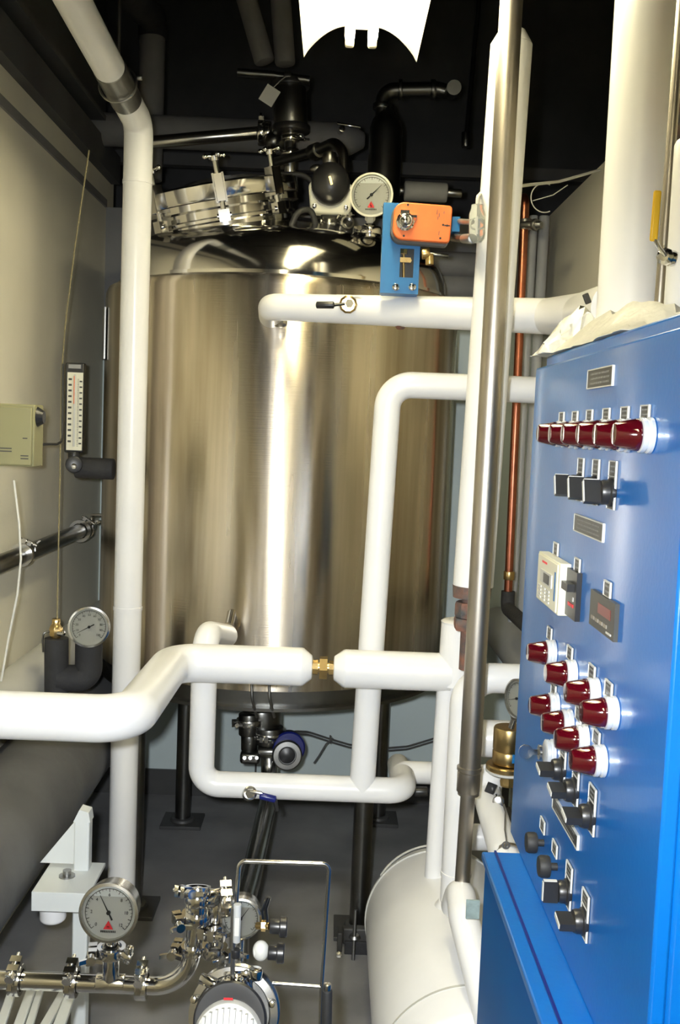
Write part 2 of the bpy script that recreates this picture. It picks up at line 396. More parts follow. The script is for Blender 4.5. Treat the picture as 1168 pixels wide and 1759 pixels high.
# ================================================================== TANK
TC=Vector((-.195,3.63,0)); TR=.61
tk=thing('jacketed_tank','large stainless jacketed vessel standing on steel legs in the middle of the room','tank',(TC.x,TC.y,0))
zt,zb=2.045,.79
part('shell',MB().lathe(TC,Z_,[(TR-.02,zb),(TR,zb+.006),(TR,zt-.03),(TR-.008,zt-.01),(TR-.03,zt),(TR-.06,zt+.002)],160),'tank',tk)
part('skirt_band',MB().lathe(TC,Z_,[(TR-.045,zb-.058),(TR-.006,zb-.058),(TR-.006,zb-.048),(TR-.03,zb-.046),(TR-.03,zb),(TR-.045,zb)],128),'dark_steel',tk,'dark band under the bright shell')
dome=[]
dr=.565
for k in range(15):
    t=k/14; a=t*PI/2
    r=dr-.12*(1-math.cos(min(a*1.6,PI/2))) if k<9 else None
    if r is not None: dome.append((r,zt+.012+.150*math.sin(min(a*1.6,PI/2))))
r0,z0=dome[-1]
for k in range(1,9):
    t=k/8; dome.append((r0*(1-t), z0+.100*(1-(1-t)**2)))
dome=[(dr-.03,zt),(dr+.006,zt),(dr+.006,zt+.012)]+dome[0:]
part('dished_head',MB().lathe(TC,Z_,dome,128),'chrome',tk)
bd=[(TR-.05,zb-.04)]+[((TR-.05)*math.cos(a),zb-.04-.10*math.sin(a)) for a in [i*PI/16 for i in range(1,8)]]+[(0,zb-.14)]
part('bottom_head',MB().lathe(TC,Z_,bd,96),'dark_steel',tk)
legpts=[(.14,3.135),(-.545,3.96),(-.60,3.22),(.24,4.06)]
for (x,y) in legpts:
    lg=MB(); lg.cyl((x,y,.012),(x,y,zb-.07),.031,n=28)
    L_=part('leg',lg,'dark_steel',tk)
    ft=MB().box((x,y,.007),(.16,.15,.014)); ft.lathe((x,y,.012),Z_,[(.031,0),(.05,0),(.045,.012),(.031,.014)],24)
    part('foot_plate',ft,'base',L_,bevel=.002)
# nameplate on tank left side (edge seen beside the riser)
a=math.radians(196)
np_=TC+Vector((math.cos(a),math.sin(a),0))*(TR+.004)
part('nameplate',MB().box((np_.x,np_.y,1.88),(.005,.10,.17),(Vector((math.cos(a),math.sin(a),0)),Vector((-math.sin(a),math.cos(a),0)),Z_)),'frame_steel',tk,'small framed plate on the left side')
# manway
mc=P(388,378,3.42); max_=Vector((-.20,-.16,1)).normalized()
mR=.232
part('manway_neck',MB().lathe(mc-max_*.09,max_,[(mR-.02,-.04),(mR-.006,-.04),(mR-.006,.075),(mR+.004,.08),(mR+.004,.088),(mR-.006,.093),(mR-.006,.115),(mR+.016,.12),(mR+.016,.14),(mR-.02,.14)],72),'chrome',tk)
lid=part('manway_lid',MB().lathe(mc+max_*.052,max_,[(mR-.02,0),(mR+.018,0),(mR+.022,.006),(mR+.022,.046),(mR+.012,.052),(mR-.05,.056),(mR-.12,.075),(0,.088)],72),'chrome',tk)
u,v,w=basis(max_)
for px,py in ((268,352),(378,322),(472,328)):
    if px>1:
        best=None
        for k in range(720):
            an=2*PI*k/720; q=mc+max_*.075+(u*math.cos(an)+v*math.sin(an))*(mR+.03)
            vv=q-CAM; sx=W/2+F*vv.dot(CR)/vv.dot(_f)
            if q.y<mc.y+.08 and (best is None or abs(sx-px)<best[0]): best=(abs(sx-px),an)
        an=best[1]
    else: an=(math.radians(80),math.radians(150))[px]; 
    d=(u*math.cos(an)+v*math.sin(an)); t=max_.cross(d); b0=mc+d*(mR+.028)
    c_=MB(); 
    for s in (-1,1): c_.box(b0+t*(s*.015)+max_*.082,(.034,.006,.085),(d,t,max_))
    c_.box(b0+d*.014+max_*.082,(.006,.034,.08),(d,t,max_))
    c_.box(b0+d*.002+max_*.0,(.03,.034,.035),(d,t,max_)); c_.cyl(b0-t*.022+max_*.0,b0+t*.022+max_*.0,.008,n=12)
    c_.cyl(b0+max_*.0,b0+max_*.170,.0085,n=14)
    cl=part('lid_clamp',c_,'chrome',tk)
    kn=MB(); kn.lathe(b0+max_*.170,max_,[(0,-.012),(.012,-.01),(.014,.004),(.008,.014),(0,.016)],16)
    for s in (0,1,2,3):
        dd=(d*math.cos(s*PI/2+.4)+t*math.sin(s*PI/2+.4)); kn.cyl(b0+max_*.172,b0+max_*.174+dd*.028,.005,n=10); kn.sphere(b0+max_*.174+dd*.03,.0085,10,8)
    part('star_knob',kn,'chrome',cl)
part('black_hose',MB().tube([P(498,392,3.2),P(512,362,3.2),P(535,358,3.22),P(545,398,3.25)],.009,bend=.04),'rubber',tk)
hs=MB(); hs.tube([P(430,330,3.5),P(455,300,3.5),P(530,300,3.5),P(545,340,3.5)],.010,bend=.05)
part('black_hose',hs,'rubber',tk)
part('lid_handle',MB().tube([mc+max_*.10+u*.07,mc+max_*.16+u*.07,mc+max_*.16-u*.07,mc+max_*.10-u*.07],.008,bend=.03,n=12),'chrome',tk)
sg=MB(); q=P(445,320,3.28); sg.lathe(q,Vector((.2,-.9,.25)),[(0,-.02),(.028,-.018),(.03,.0),(.02,.006),(0,.007)],24)
part('sight_port',sg,'dark_steel',tk)
# bottom outlet: pair of spray pipes, seen in front of the lower rim
for x in (432,462):
    part('bleed_pipe',MB().tube([P(x,1168,3.005),P(x+1,1200,3.0),P(x+9,1232,3.05)],.0045,bend=.03,n=10),'frame_steel',tk)

# ---- bottom outlet cluster and transmitter
oc=thing('outlet_valve','dark steel outlet valve cluster clamped under the middle of the tank','valve',P(445,1310,3.45))
b=MB(); q0=P(450,1215,3.45); q1=P(450,1250,3.45)
b.rcyl(q0,q1,.066,.006,36)
b.rcyl(P(428,1225,3.40),P(428,1262,3.40),.036,.004); b.rcyl(P(428,1262,3.40),P(428,1288,3.40),.028,.003)
b.rcyl(P(462,1248,3.42),P(462,1276,3.42),.05,.004,32)
part('flange_body',b,'dark_steel',oc)
part('lower_block',MB().box(P(430,1300,3.38),(.068,.05,.04)),'dark_steel',oc,bevel=.01)
bl=MB()
for x in (420,430,441): bl.cyl(P(x,1302,3.352),P(x,1302,3.345),.005,n=10)
part('bolt',bl,'chrome',oc)
clampset(oc,'steel',(P(428,1240,3.40),Z_,.044,(-1,-.4,0)),(P(462,1262,3.42),Z_,.054,(-.2,-1,0)))
tm=thing('level_transmitter','round dark blue transmitter head beside the outlet valve below the tank','transmitter',P(480,1310,3.4))
tq=P(493,1297,3.36)
nr=(Vector((.10,-1,.12))).normalized()
part('housing',MB().lathe(tq+Vector((0,.07,.012)),nr,[(0,0),(.050,.002),(.055,.012),(.055,.05),(.05,.056),(0,.058)],40),'navy',tm)
part('cap',MB().lathe(tq+nr*-.01,nr,[(0,0),(.047,0),(.051,.004),(.051,.016),(.046,.022),(.031,.023),(.029,.016),(0,.014)],40),'frame_steel',tm,'grey ring cap')
part('window',MB().lathe(tq+nr*.007,nr,[(.028,0),(.026,.004),(.012,.008),(0,.009)],32),'black',tm,'black round window')
part('neck',MB().rcyl(tq+Vector((-.03,.03,0)),tq+Vector((-.10,.03,-.002)),.022,.003),'dark_steel',tm)
# drain pipe running down towards the camera
dp=thing('drain_pipe','dark stainless drain pipe sloping down from the outlet valve to the pump','pipe',P(430,1500,2.62))
part('pipe',MB().tube([P(461,1280,3.44),P(463,1325,3.42),P(462,1372,3.34),P(432,1500,2.72),P(408,1590,2.35),P(402,1700,1.95)],.029,bend=.08,n=24),'steel',dp)
hk=MB(); hk.tube([P(471,1310,3.38),P(468,1330,3.3),P(473,1338,3.2)],.008,bend=.02,n=12); hk.torus(P(476,1338,3.19),Vector((.1,-.5,1)),.016,.0055,24,8)
part('hanger_hook',hk,'dark_steel',dp)

# ================================================================== INSULATED PIPES
def pipe(name,label,pts,r,mt='white',bend=.07,loc=None,group=None,dome=False,cat='pipe',parts=None,n=28):
    th=thing(name,label,cat,loc if loc is not None else min(pts,key=lambda p:p.z),group)
    part('insulation',MB().tube(pts,r,bend=bend,n=n,seg=12,dome=dome),mt,th); return th
def seam(th,c,ax,r,mt='white'):          # overlap band of the PVC jacket
    ax=Vector(ax).normalized(); part('jacket_seam',MB().lathe(Vector(c)-ax*.006,ax,[(r-.002,0),(r+.0018,.001),(r+.0018,.011),(r-.002,.012)],36),mt,th)

# A: thick pipe crossing in front of the tank
rA=.0490
a0=P(-160,1223,2.06); a1=P(222,1236,2.06); a2=Vector((a1.x+.01,2.57,a1.z+.002)); a3=P(518,1154,2.57); a3.z=a2.z; a3.y=2.57
a0.z=a1.z; 
pA=thing('insulated_pipe','thickest white insulated pipe crossing in front of the tank, with a brass union','pipe',a1)
part('insulation',MB().tube([a0,a1,a2,a3],rA,bend=.075,n=40,seg=14),'white',pA)
ex=(a3-a2).normalized(); e=a3
part('tapered_end',MB().lathe(e-ex*.002,ex,[(rA,0),(rA*.98,.006),(rA*.62,.028),(rA*.42,.030),(0,.030)],14),'white',pA)
c1=P(592,1163,2.57); c1.y=2.57; c1.z=a3.z; c2=P(772,1174,2.57); c2.z=a3.z; c2.y=2.57
part('insulation',MB().tube([c1,c2],rA,n=40),'white',pA)
part('tapered_end',MB().lathe(c1+ex*.002,-ex,[(rA,0),(rA*.98,.006),(rA*.62,.030),(rA*.42,.032),(0,.032)],14),'white',pA)
un=MB(); uc=(a3+c1)/2
un.cyl(a3,c1,.0135,n=20); un.lathe(uc-ex*.010,ex,[(0,0),(.030,0),(.030,.020),(0,.020)],6); un.lathe(uc-ex*.030,ex,[(0,0),(.018,0),(.020,.016),(0,.016)],8); un.lathe(uc+ex*.014,ex,[(0,0),(.020,0),(.018,.016),(0,.016)],8)
part('pipe_union',un,'brass',pA,'brass and steel union between the two tapered ends')
# tee riser on the right end of A, down to the vessel
tv=P(783,1180,2.57)
top=P(797,1068,2.57); top.x=tv.x+.0; 
rT=.052
dn=P(757,1520,2.57); 
part('insulation',MB().tube([Vector((tv.x+.005,2.57,top.z)),Vector((tv.x+.002,2.57,c2.z-.03))],.050,n=36),'white',pA)
part('jacket_seam',MB().lathe((tv.x+.005,2.57,top.z-.004),Z_,[(.02,0),(.050,0),(.0515,.004),(.045,.008),(.022,.008)],36),'white',pA)
part('insulation',MB().tube([Vector((tv.x-.022,2.57,c2.z-.02)),Vector((tv.x-.028,2.59,.42))],.027,n=32),'white',pA)
# E: elbow pipe in front, coming from the right and turning down
e0=P(935,1168,2.42); e1=P(800,1170,2.42); e1.z=e0.z; e2=Vector((e1.x,2.42,.40))
pE=pipe('insulated_pipe','white insulated pipe turning down beside the steel pipe onto the white vessel',[e0,e1,e2],.036,bend=.07)
seam(pE,e2+Z_*.12,Z_,.036)
part('base_collar',MB().lathe(e2+Z_*.02,Z_,[(.036,0),(.055,0),(.052,.012),(.038,.03),(.036,.03)],32),'white',pE)
# B: U shaped pipe of the tank
rB=.0345
yB=2.68
b0=P(352,1110,yB); bl_=P(350,1346,yB); bl_.x=b0.x-.0; br=P(706,1366,yB); br.z=bl_.z
bt=P(655,1105,yB)
pB=thing('insulated_pipe','white insulated U-shaped pipe loop below and beside the tank with a blue lever valve','pipe',bl_)
part('insulation',MB().tube([P(388,1092,2.95),b0+Vector((0,0,.035)),bl_,br+Vector((-.018,0,0)),Vector((br.x-.018,2.80,br.z))],rB,bend=.05,n=32,seg=12),'white',pB)
jq=P(690,1326,2.95); pJ=pipe('insulated_pipe','short white insulated elbow behind the right end of the U-shaped loop',[jq+Vector((0,.16,-.03)),jq+Vector((0,.0,-.03)),jq+Vector((0,0,.0)),jq+Vector((.10,0,.0))],.033,bend=.045,dome=True)
part('dark_stub',MB().rcyl(P(712,1360,2.86),P(734,1360,2.86),.014,.002),'black',pJ)
up0=Vector((P(622,1345,yB).x,yB,bl_.z)); up1=P(668,660,yB); up2=P(960,668,yB); up2.z=up1.z
um=P(640,1000,yB)
part('insulation',MB().tube([up0,Vector((up1.x,yB,up1.z)),Vector((up2.x,yB,up1.z))],rB,bend=.062,n=32,seg=12),'white',pB)
part('tank_connection',MB().tube([P(398,1052,3.03),P(392,1082,2.98),P(386,1094,2.93)],.013,bend=.03,n=16).lathe(P(393,1078,2.985),P(386,1094,2.93)-P(398,1052,3.03),[(0,0),(.021,0),(.021,.012),(0,.012)],8),'chrome',pB)
lv=MB(); q=P(430,1362,yB-rB-.010)
lv.rcyl(P(427,1364,yB-rB+.008),q,.019,.003); lv.lathe(q,(0,-1,0),[(0,0),(.013,0),(.013,.008),(0,.008)],6)
lv.tube([q+Vector((0,-.004,.006)),P(447,1362,yB-rB-.02),P(458,1369,yB-rB-.02)],.005,n=8)
L1=part('lever_valve',lv,'steel',pB)
part('lever_grip',MB().tube([P(448,1367,yB-rB-.02),P(472,1373,yB-rB-.02)],.0095,n=14,dome=True),'navy',L1,'blue rubber grip')
part('lever_tip',MB().tube([P(472,1374,yB-rB-.02),P(474,1384,yB-rB-.02),P(476,1392,yB-rB-.02)],.0065,n=10,dome=True),'black',L1)
part('bleed_plug',MB().rcyl(P(540,1342,yB),P(540,1334,yB),.013,.002),'black',pB)
# C: upper horizontal pipe into the tank, towards the cabinet
c0=P(466,527,3.05); c_1=P(466,527,2.80); c_2=P(955,544,2.58); c_3=P(1062,528,1.98); c0.z=c_1.z
pC=thing('insulated_pipe','white insulated pipe from the upper tank to the white duct above the cabinet','pipe',c_2)
part('insulation',MB().tube([c0+Vector((0,.0,0)),c_1,c_2],.0375,bend=.05,n=36,seg=12,rr=[.036,.036,.045]),'white',pC)
part('reducer',MB().tube([c_2-Vector((.02,0,0)),P(1002,540,2.40),c_3],.042,n=36,rr=[.045,.050,.052],bend=.05),'white',pC)
st=MB(); q=P(481,556,2.97); st.lathe(q,(0,-.3,-1),[(0,-.02),(.022,-.02),(.02,.004),(0,.012)],24); part('lower_collar',st,'steel',pC)
pl_=MB(); q=P(688,556,2.70); pl_.lathe(q,(0,-.4,-1),[(0,-.02),(.02,-.02),(.02,0),(.012,.012),(0,.014)],8); part('drain_plug',pl_,'rust',pC)
lv=MB(); q=P(598,523,2.69); lv.lathe(P(598,523,2.735),q-P(598,523,2.735),[(0,0),(.024,.0),(.024,.05),(.018,.056),(0,.056)],10)
L2=part('lever_valve',lv,'brass',pC,'brass valve body in the jacket')
part('stem_nut',MB().lathe(P(600,522,2.68),(0,-1,0),[(0,0),(.011,0),(.011,.014),(0,.014)],6),'chrome',L2)
part('lever_grip',MB().tube([P(545,524,2.675),P(572,524,2.67)],.009,n=14,dome=True).tube([P(572,524,2.67),P(592,522,2.675)],.004,n=8),'black',L2,'black rubber grip')
sc=MB(); sc.torus(P(612,524,2.70),(0,-1,0),.022,.003,24,8); part('jacket_cutout',sc,'white_dull',L2)
# left riser, elbow and overhead run
l0=P(210,1545,3.1); l1=P(236,212,3.1); l0.x=-.613; l1.x=-.613; l0.y=l1.y=3.1; l2=P(125,0,2.5); l3=l2+(l2-l1)*2.2
l0.z=.0
pL=thing('insulated_pipe','white insulated riser left of the tank with an elbow leading overhead at the top','pipe',l0)
part('insulation',MB().tube([l0+Z_*.002,l1,l3],.0425,bend=.05,n=36,seg=4),'white',pL)
dirL=(l2-l1).normalized()
sl=l1+dirL*.14
part('steel_sleeve',MB().lathe(sl,dirL,[(.042,0),(.0445,.001),(.0445,.17),(.042,.171)],40),'frame_steel',pL,'bare sheet metal saddle')
hg=MB(); hc=sl+dirL*.085; hg.torus(hc,dirL,.052,.0035,48,8); hg.cyl(hc+Vector((0,0,.055)),hc+Vector((0,0,1.5)),.005,n=10); hg.lathe(hc+Vector((0,0,.052)),Z_,[(0,0),(.012,0),(.012,.02),(0,.02)],6); hg.rcyl(hc+Vector((.052,0,.02)),hc+Vector((.066,0,.02)),.007,.001)
solo('pipe_hanger',hg,'frame_steel','dark ring hanger on a threaded rod round the white riser elbow','hanger',loc=hc+Z_*.05)
seam(pL,l0+Z_*1.02,Z_,.0425); seam(pL,l0+Z_*2.30,Z_,.0425)
# right riser behind the bare steel pipe
rt0=P(885,72,2.35); rx,ry=.352,2.37; rb=P(808,1008,2.35)
pR=thing('insulated_pipe','tall white insulated riser directly behind the bare steel pipe','pipe',(rx,ry,rb.z))
part('insulation',MB().tube([(rx-.012,ry,rb.z),(rx+.012,ry,rt0.z)],.047,n=36),'white',pR)
part('tapered_end',MB().lathe((rx+.012,ry,rt0.z),Z_,[(.047,0),(.045,.004),(.030,.03),(.012,.031),(0,.031)],36),'white',pR)
fn=MB(); z=rb.z
fn.lathe((rx-.014,ry,z-.20),Z_,[(0,0),(.022,0),(.022,.20),(0,.20)],20)
fn.lathe((rx-.014,ry,z-.028),Z_,[(0,0),(.044,0),(.046,.028),(0,.028)],24)
fn.lathe((rx-.014,ry,z-.075),Z_,[(0,0),(.036,0),(.038,.006),(.038,.03),(.036,.036),(0,.036)],8)
fn.lathe((rx-.014,ry,z-.105),Z_,[(0,0),(.040,0),(.042,.008),(.042,.022),(.040,.028),(0,.028)],6)
part('pipe_union',fn,'rust',pR,'rusty iron union at the lower end')
part('upper_pipe',MB().cyl((rx+.012,ry,rt0.z),(rx+.05,ry,4.2),.014,n=16),'dark_wall',pR)
# bare steel pipe
gp=thing('steel_pipe','tall bare galvanised steel pipe standing in front of the white riser','pipe',(.325,2.2,.60))
gx=.331
part('upper_pipe',MB().tube([(gx-.002,2.2,.80),(gx+.006,2.2,4.15)],.0240,n=28),'galv',gp)
part('lower_pipe',MB().cyl((gx-.006,2.2,.60),(gx-.003,2.2,.80),.0165,n=24),'galv',gp)
zc=P(800,1362,2.2).z
part('coupling',MB().lathe((gx-.003,2.2,zc),Z_,[(0,0),(.022,0),(.026,.005),(.026,.048),(.022,.052),(0,.052)],12).lathe((gx-.003,2.2,zc+.052),Z_,[(.02,0),(.0275,.001),(.0275,.008),(.02,.010)],24),'galv',gp)
# K: lower white elbow with sticker
k1=Vector((gx-.004,2.2,.60)); 
pK=thing('insulated_elbow','white insulated elbow with a small sticker under the bare steel pipe','pipe',(.35,2.1,.15))
part('insulation',MB().tube([k1+Vector((-.01,.03,-.075)),k1+Vector((-.004,0,-.02)),k1+Vector((-.006,-.08,-.045)),P(848,1770,1.90)],.033,bend=.05,n=32,seg=10,dome=True),'white',pK)
part('sticker',MB().box(P(812,1562,2.03),(.028,.004,.040)),'teal',pK)

# ================================================================== HORIZONTAL VESSEL
vx,vz,vr=.345,.238,.205
vs=thing('horizontal_vessel','white insulated horizontal vessel with a domed end on the floor below the pipes','tank',(vx,2.2,0))
vp=[(0,1.885)]+[(vr*math.cos(a),1.955-.07*math.sin(a)) for a in [PI/2-i*PI/16 for i in range(1,8)]]+[(vr,1.955),(vr,2.72)]+[(vr*math.cos(a),2.72+.20*math.sin(a)) for a in [i*PI/20 for i in range(1,10)]]+[(0,2.92)]
part('shell',MB().lathe((vx,0,vz),Y_,vp,80),'white',vs)
for y,rr in ((2.05,.0015),(2.74,.002)):
    part('weld_band',MB().lathe((vx,y,vz),Y_,[(vr-.002,-.006),(vr+rr,-.004),(vr+rr,.004),(vr-.002,.006)],80),'white_dull',vs)
for y in (2.02,2.55): part('saddle',MB().prism([(-.14,0),(.14,0),(.12,.16),(-.12,.16)],(vx,y,0),X_,Z_,Y_,.03),'whitepaint',vs)
part('wire_band',MB().torus((vx,2.82,vz),Y_,vr*.90,.003,60,6,a0=.5,a1=3.5),'cable',vs)

# ================================================================== LIGHT FIXTURES
def fixture(name,label,x,y0,y1,z,group):      # far end y1
    th=thing(name,label,'light',(x,(y0+y1)/2,z+.11),group)
    half=.150
    prof=[]
    for k in range(13):
        t=k/12; prof.append((-half+ (half-.034)*t, .0-.0+.085*math.sin(t*PI/2)**.8 - .02*0))
    left=prof; right=[(-a,b) for a,b in prof[::-1]]
    curve=left+[(-.030,.078),(.030,.078)]+right
    t_=.004
    outer=[(a*1.0,b+t_+.0) for a,b in curve[::-1]]
    outer=[(half+.004,.002),(half+.004,.10),(-half-.004,.10),(-half-.004,.002)]
    mb=MB(); poly=curve
    # thin curved reflector sheet
    n=len(curve)
    for (ya,yb) in ((y0,y1),):
        vs=[Vector((x+a,ya,z+b)) for a,b in curve]+[Vector((x+a,yb,z+b)) for a,b in curve]+[Vector((x+a*1.005,ya,z+b+t_)) for a,b in curve]+[Vector((x+a*1.005,yb,z+b+t_)) for a,b in curve]
        fs=[]
        for i in range(n-1):
            fs.append((i,i+1,n+i+1,n+i)); fs.append((2*n+i,3*n+i,3*n+i+1,2*n+i+1))
            fs.append((i,2*n+i,2*n+i+1,i+1)); fs.append((n+i,n+i+1,3*n+i+1,3*n+i))
        fs.append((0,n,3*n,2*n)); fs.append((n-1,2*n+n-1,3*n+n-1,n+n-1))
        mb.add(vs,fs)
    part('reflector',mb,'enamel',th)
    part('gear_tray',MB().box((x,(y0+y1)/2,z+.105),(.07,y1-y0,.045)),'enamel',th,bevel=.004)
    for s in (-1,1):
        part('fluorescent_tube',MB().rcyl((x+s*.030,y0+.03,z+.048),(x+s*.030,y1-.03,z+.048),.013,.002,20),'tube',th)
        for yy in (y0+.012,y1-.012):
            part('lamp_holder',MB().box((x+s*.030,yy,z+.055),(.024,.024,.055)),'enamel',th,bevel=.006)
    sc=MB(); 
    for yy in (y0+.2,y1-.2): sc.cyl((x,yy,z+.12),(x,yy,4.2),.004,n=8)
    part('suspension_rod',sc,'frame_steel',th)
    return th
FX=P(621,45,2.8)
fixture('fluorescent_fixture','twin-tube fluorescent batten with a curved white reflector hanging over the tank',FX.x,1.55,2.80,2.575,None)
fixture('fluorescent_fixture','unseen twin-tube fluorescent batten added behind the viewer for fill light',FX.x-.05,-1.2,.05,2.62,None)  # added out of view as fill and for the tank reflection

# ================================================================== CONTROL CABINET
XP=.39; zb_=.806; ztop=1.752
yfar=1.975; ynear=1.105
cb=thing('control_cabinet','tall blue enamelled control console full of red lamps and black switches at the right','cabinet',(XP+.2,(yfar+ynear)/2,0))
part('body',MB().box((XP+.012+.22,(yfar+ynear)/2,(zb_+ztop)/2+.012),(.44,yfar-ynear,ztop-zb_-.024)),'blue',cb,bevel=.006)
part('front_panel',MB().box((XP+.003,(yfar+ynear)/2,(zb_+1.728)/2),(.020,yfar-ynear,1.728-zb_)),'blue',cb,bevel=.004)
bx=PX(833,1480,XP-.07)
part('base_cabinet',MB().box((.319+.29,1.22,.40),(.58,1.24+.07,.775)),'blue_shaded',cb,bevel=.004)
part('base_top',MB().box((.319+.29-.004,1.22,.7985),(.586,1.318,.016)),'blue',cb,bevel=.003)
part('door_seam_strip',MB().box((.337,1.22,.809),(.004,1.31,.004)),'navy',cb,'dark seam along the ledge')
RP=Matrix((-Y_,Z_,-X_)).transposed()         # local x -> towards the viewer, y -> up, z -> out of the panel
XS=XP-.007
def pan(x,y): return PX(x,y,XS)
def label_mesh(w,h):
    b=MB().box((0,0,.0012),(w,h,.0024)); return b
def fit(name,mb,mt,pos,label=None,parent=cb,bevel=0.):
    me=mb.mesh(name); me.materials.append(M[mt]); return inst(name,me,parent,pos,RP,label)
# shared meshes
lamp_col=MB().lathe((0,0,0),Z_,[(.020,0),(.0222,.001),(.0222,.005),(.0195,.0065),(.0195,.008),(.0215,.0095),(.0215,.0145),(.0190,.016),(0,.016)],32).mesh('pilot_light'); lamp_col.materials.append(M['collar'])
lamp_len=MB().lathe((0,0,.0155),Z_,[(.0190,0),(.0200,.001),(.0200,.005),(.0188,.008),(.0148,.028),(.0125,.0305),(0,.031)],32).mesh('lens'); lamp_len.materials.append(M['red_lens'])
lab=label_mesh(.030,.020).mesh('label_plate'); lab.materials.append(M['plate'])
lab_border_glint=MB()  # top and right edges thickened: light on the bevel as pale strips
for (x,y,w,h) in ((0,.0095,.030,.0022),(0,-.0095,.030,.0006),(.0140,0,.0034,.020),(-.0147,0,.0006,.020)): lab_border_glint.box((x,y,.0024),(w,h,.0026))
labe=lab_border_glint.mesh('plate_border'); labe.materials.append(M['print'])
lt=MB()
random.seed(3)
for r_ in (-.0035,.0035):
    x=-.010
    while x<.009:
        w_=random.uniform(.0015,.004); lt.box((x+w_/2,r_,.0026),(w_,.0026,.0004)); x+=w_+.0012
ltm=lt.mesh('engraving'); ltm.materials.append(M['faint'])
def plate(x,y,sx=1,sy=1):
    p=pan(x,y); o=inst('label_plate',lab,cb,p,RP); o.scale=(sx,sy,1)
    for me,nm in ((labe,'plate_border'),(ltm,'engraving')):
        k=bpy.data.objects.new(nm,me); C.objects.link(k); k.parent=o
    return o
def pilot(x,y):
    o=inst('pilot_light',lamp_col,cb,pan(x,y),RP)
    k=bpy.data.objects.new('lens',lamp_len); C.objects.link(k); k.parent=o; k['label']='dark red lens'
    return o
for (x,y) in ((973,717),(996,716),(1021,714),(1050,712),(1082,710),(1117,708)): plate(x-6,y,1.15,.85)
for (x,y) in ((971,746),(994,747),(1019,747),(1049,747),(1082,748),(1119,748)): pilot(x,y)
for (x,y) in ((953,1122),(988,1158),(1027,1191),(1058,1225),(958,1213),(982,1243),(1008,1271),(1038,1307)): pilot(x,y)
for (x,y) in ((946,1088),(981,1122),(1019,1155),(1048,1184),(953,1186),(1006,1253),(1027,1267),(996,1226),(934,1418),(955,1458),(957,943),(994,971),(1046,1012)): plate(x,y,1.1,1.05)
# selector switches
sel_b=MB().lathe((0,0,0),Z_,[(.019,0),(.0195,.002),(.0195,.006),(.017,.008),(.017,.014),(.0155,.018),(0,.018)],30).mesh('selector_switch'); sel_b.materials.append(M['black'])
sk=MB().prism([(-.0055,-.016),(.0055,-.016),(.0042,.016),(-.0042,.016)],(0,0,.018),X_,Y_,Z_,.022).mesh('handle'); sk.materials.append(M['black'])
sw=MB().box((0,.000,.0405),(.0062,.029,.0018)).box((0,.0165,.030),(.0062,.0018,.020)).mesh('pointer_line_glint'); sw.materials.append(M['print'])  # pale pointer line, widened to carry the flash glint on the handle
sp=MB().box((0,.010,.0012),(.036,.066,.0024)).mesh('switch_plate'); sp.materials.append(M['plate'])
sp_border_glint=MB()  # pale border, wider at right to paint light caught by the bevel
for (x,y,w,h) in ((0,.0425,.036,.0016),(0,-.0225,.036,.0006),(.0168,.010,.0034,.066),(-.0177,.010,.0006,.066),(0,.022,.036,.001)): sp_border_glint.box((x,y,.0024),(w,h,.0026))
spm=sp_border_glint.mesh('plate_border'); spm.materials.append(M['print'])
def selector(x,y,turn=0,knob='handle',s=1.):
    p=pan(x,y)
    o=inst('selector_switch',sel_b,cb,p,RP); o.scale=(s,s,s)
    for me,nm,rz in ((sp,'switch_plate',0),(spm,'plate_border',0),(sk,'handle',turn),(sw,'pointer_line_glint',turn)):
        k=bpy.data.objects.new(nm,me); C.objects.link(k); k.parent=o; k.rotation_euler=(0,0,rz)
    k=bpy.data.objects.new('engraving',ltm); C.objects.link(k); k.parent=o; k.location=(0,.032,.0003)
for (x,y) in ((998,835),(1024,840),(1053,846)): selector(x,y,math.radians(20))
for (x,y,t) in ((968,1322,80),(990,1358,80),(1018,1402,80),(978,1532,0),(1006,1583,80)): selector(x,y,math.radians(t))
# key switch
ks=inst('key_switch',lamp_col,cb,pan(952,1293),RP,'chrome key switch with a key in it')
for mb,mt,nm in ((MB().lathe((0,0,.022),Z_,[(.0125,0),(.0125,.004),(0,.005)],24),'steel','barrel'),(MB().box((0,0,.034),(.003,.009,.018)).lathe((0,0,.047),X_,[(0,-.001),(.012,-.001),(.012,.001),(0,.001)],20),'chrome','key')):
    me=mb.mesh(nm); me.materials.append(M[mt]); k=bpy.data.objects.new(nm,me); C.objects.link(k); k.parent=ks
# push buttons
pb=MB().lathe((0,0,0),Z_,[(.006,0),(.006,.012),(.0165,.013),(.0175,.016),(.0175,.026),(.0155,.030),(0,.031)],28).mesh('push_button'); pb.materials.append(M['rubber'])
for (x,y) in ((934,1448),(957,1489)): inst('push_button',pb,cb,pan(x,y),RP)
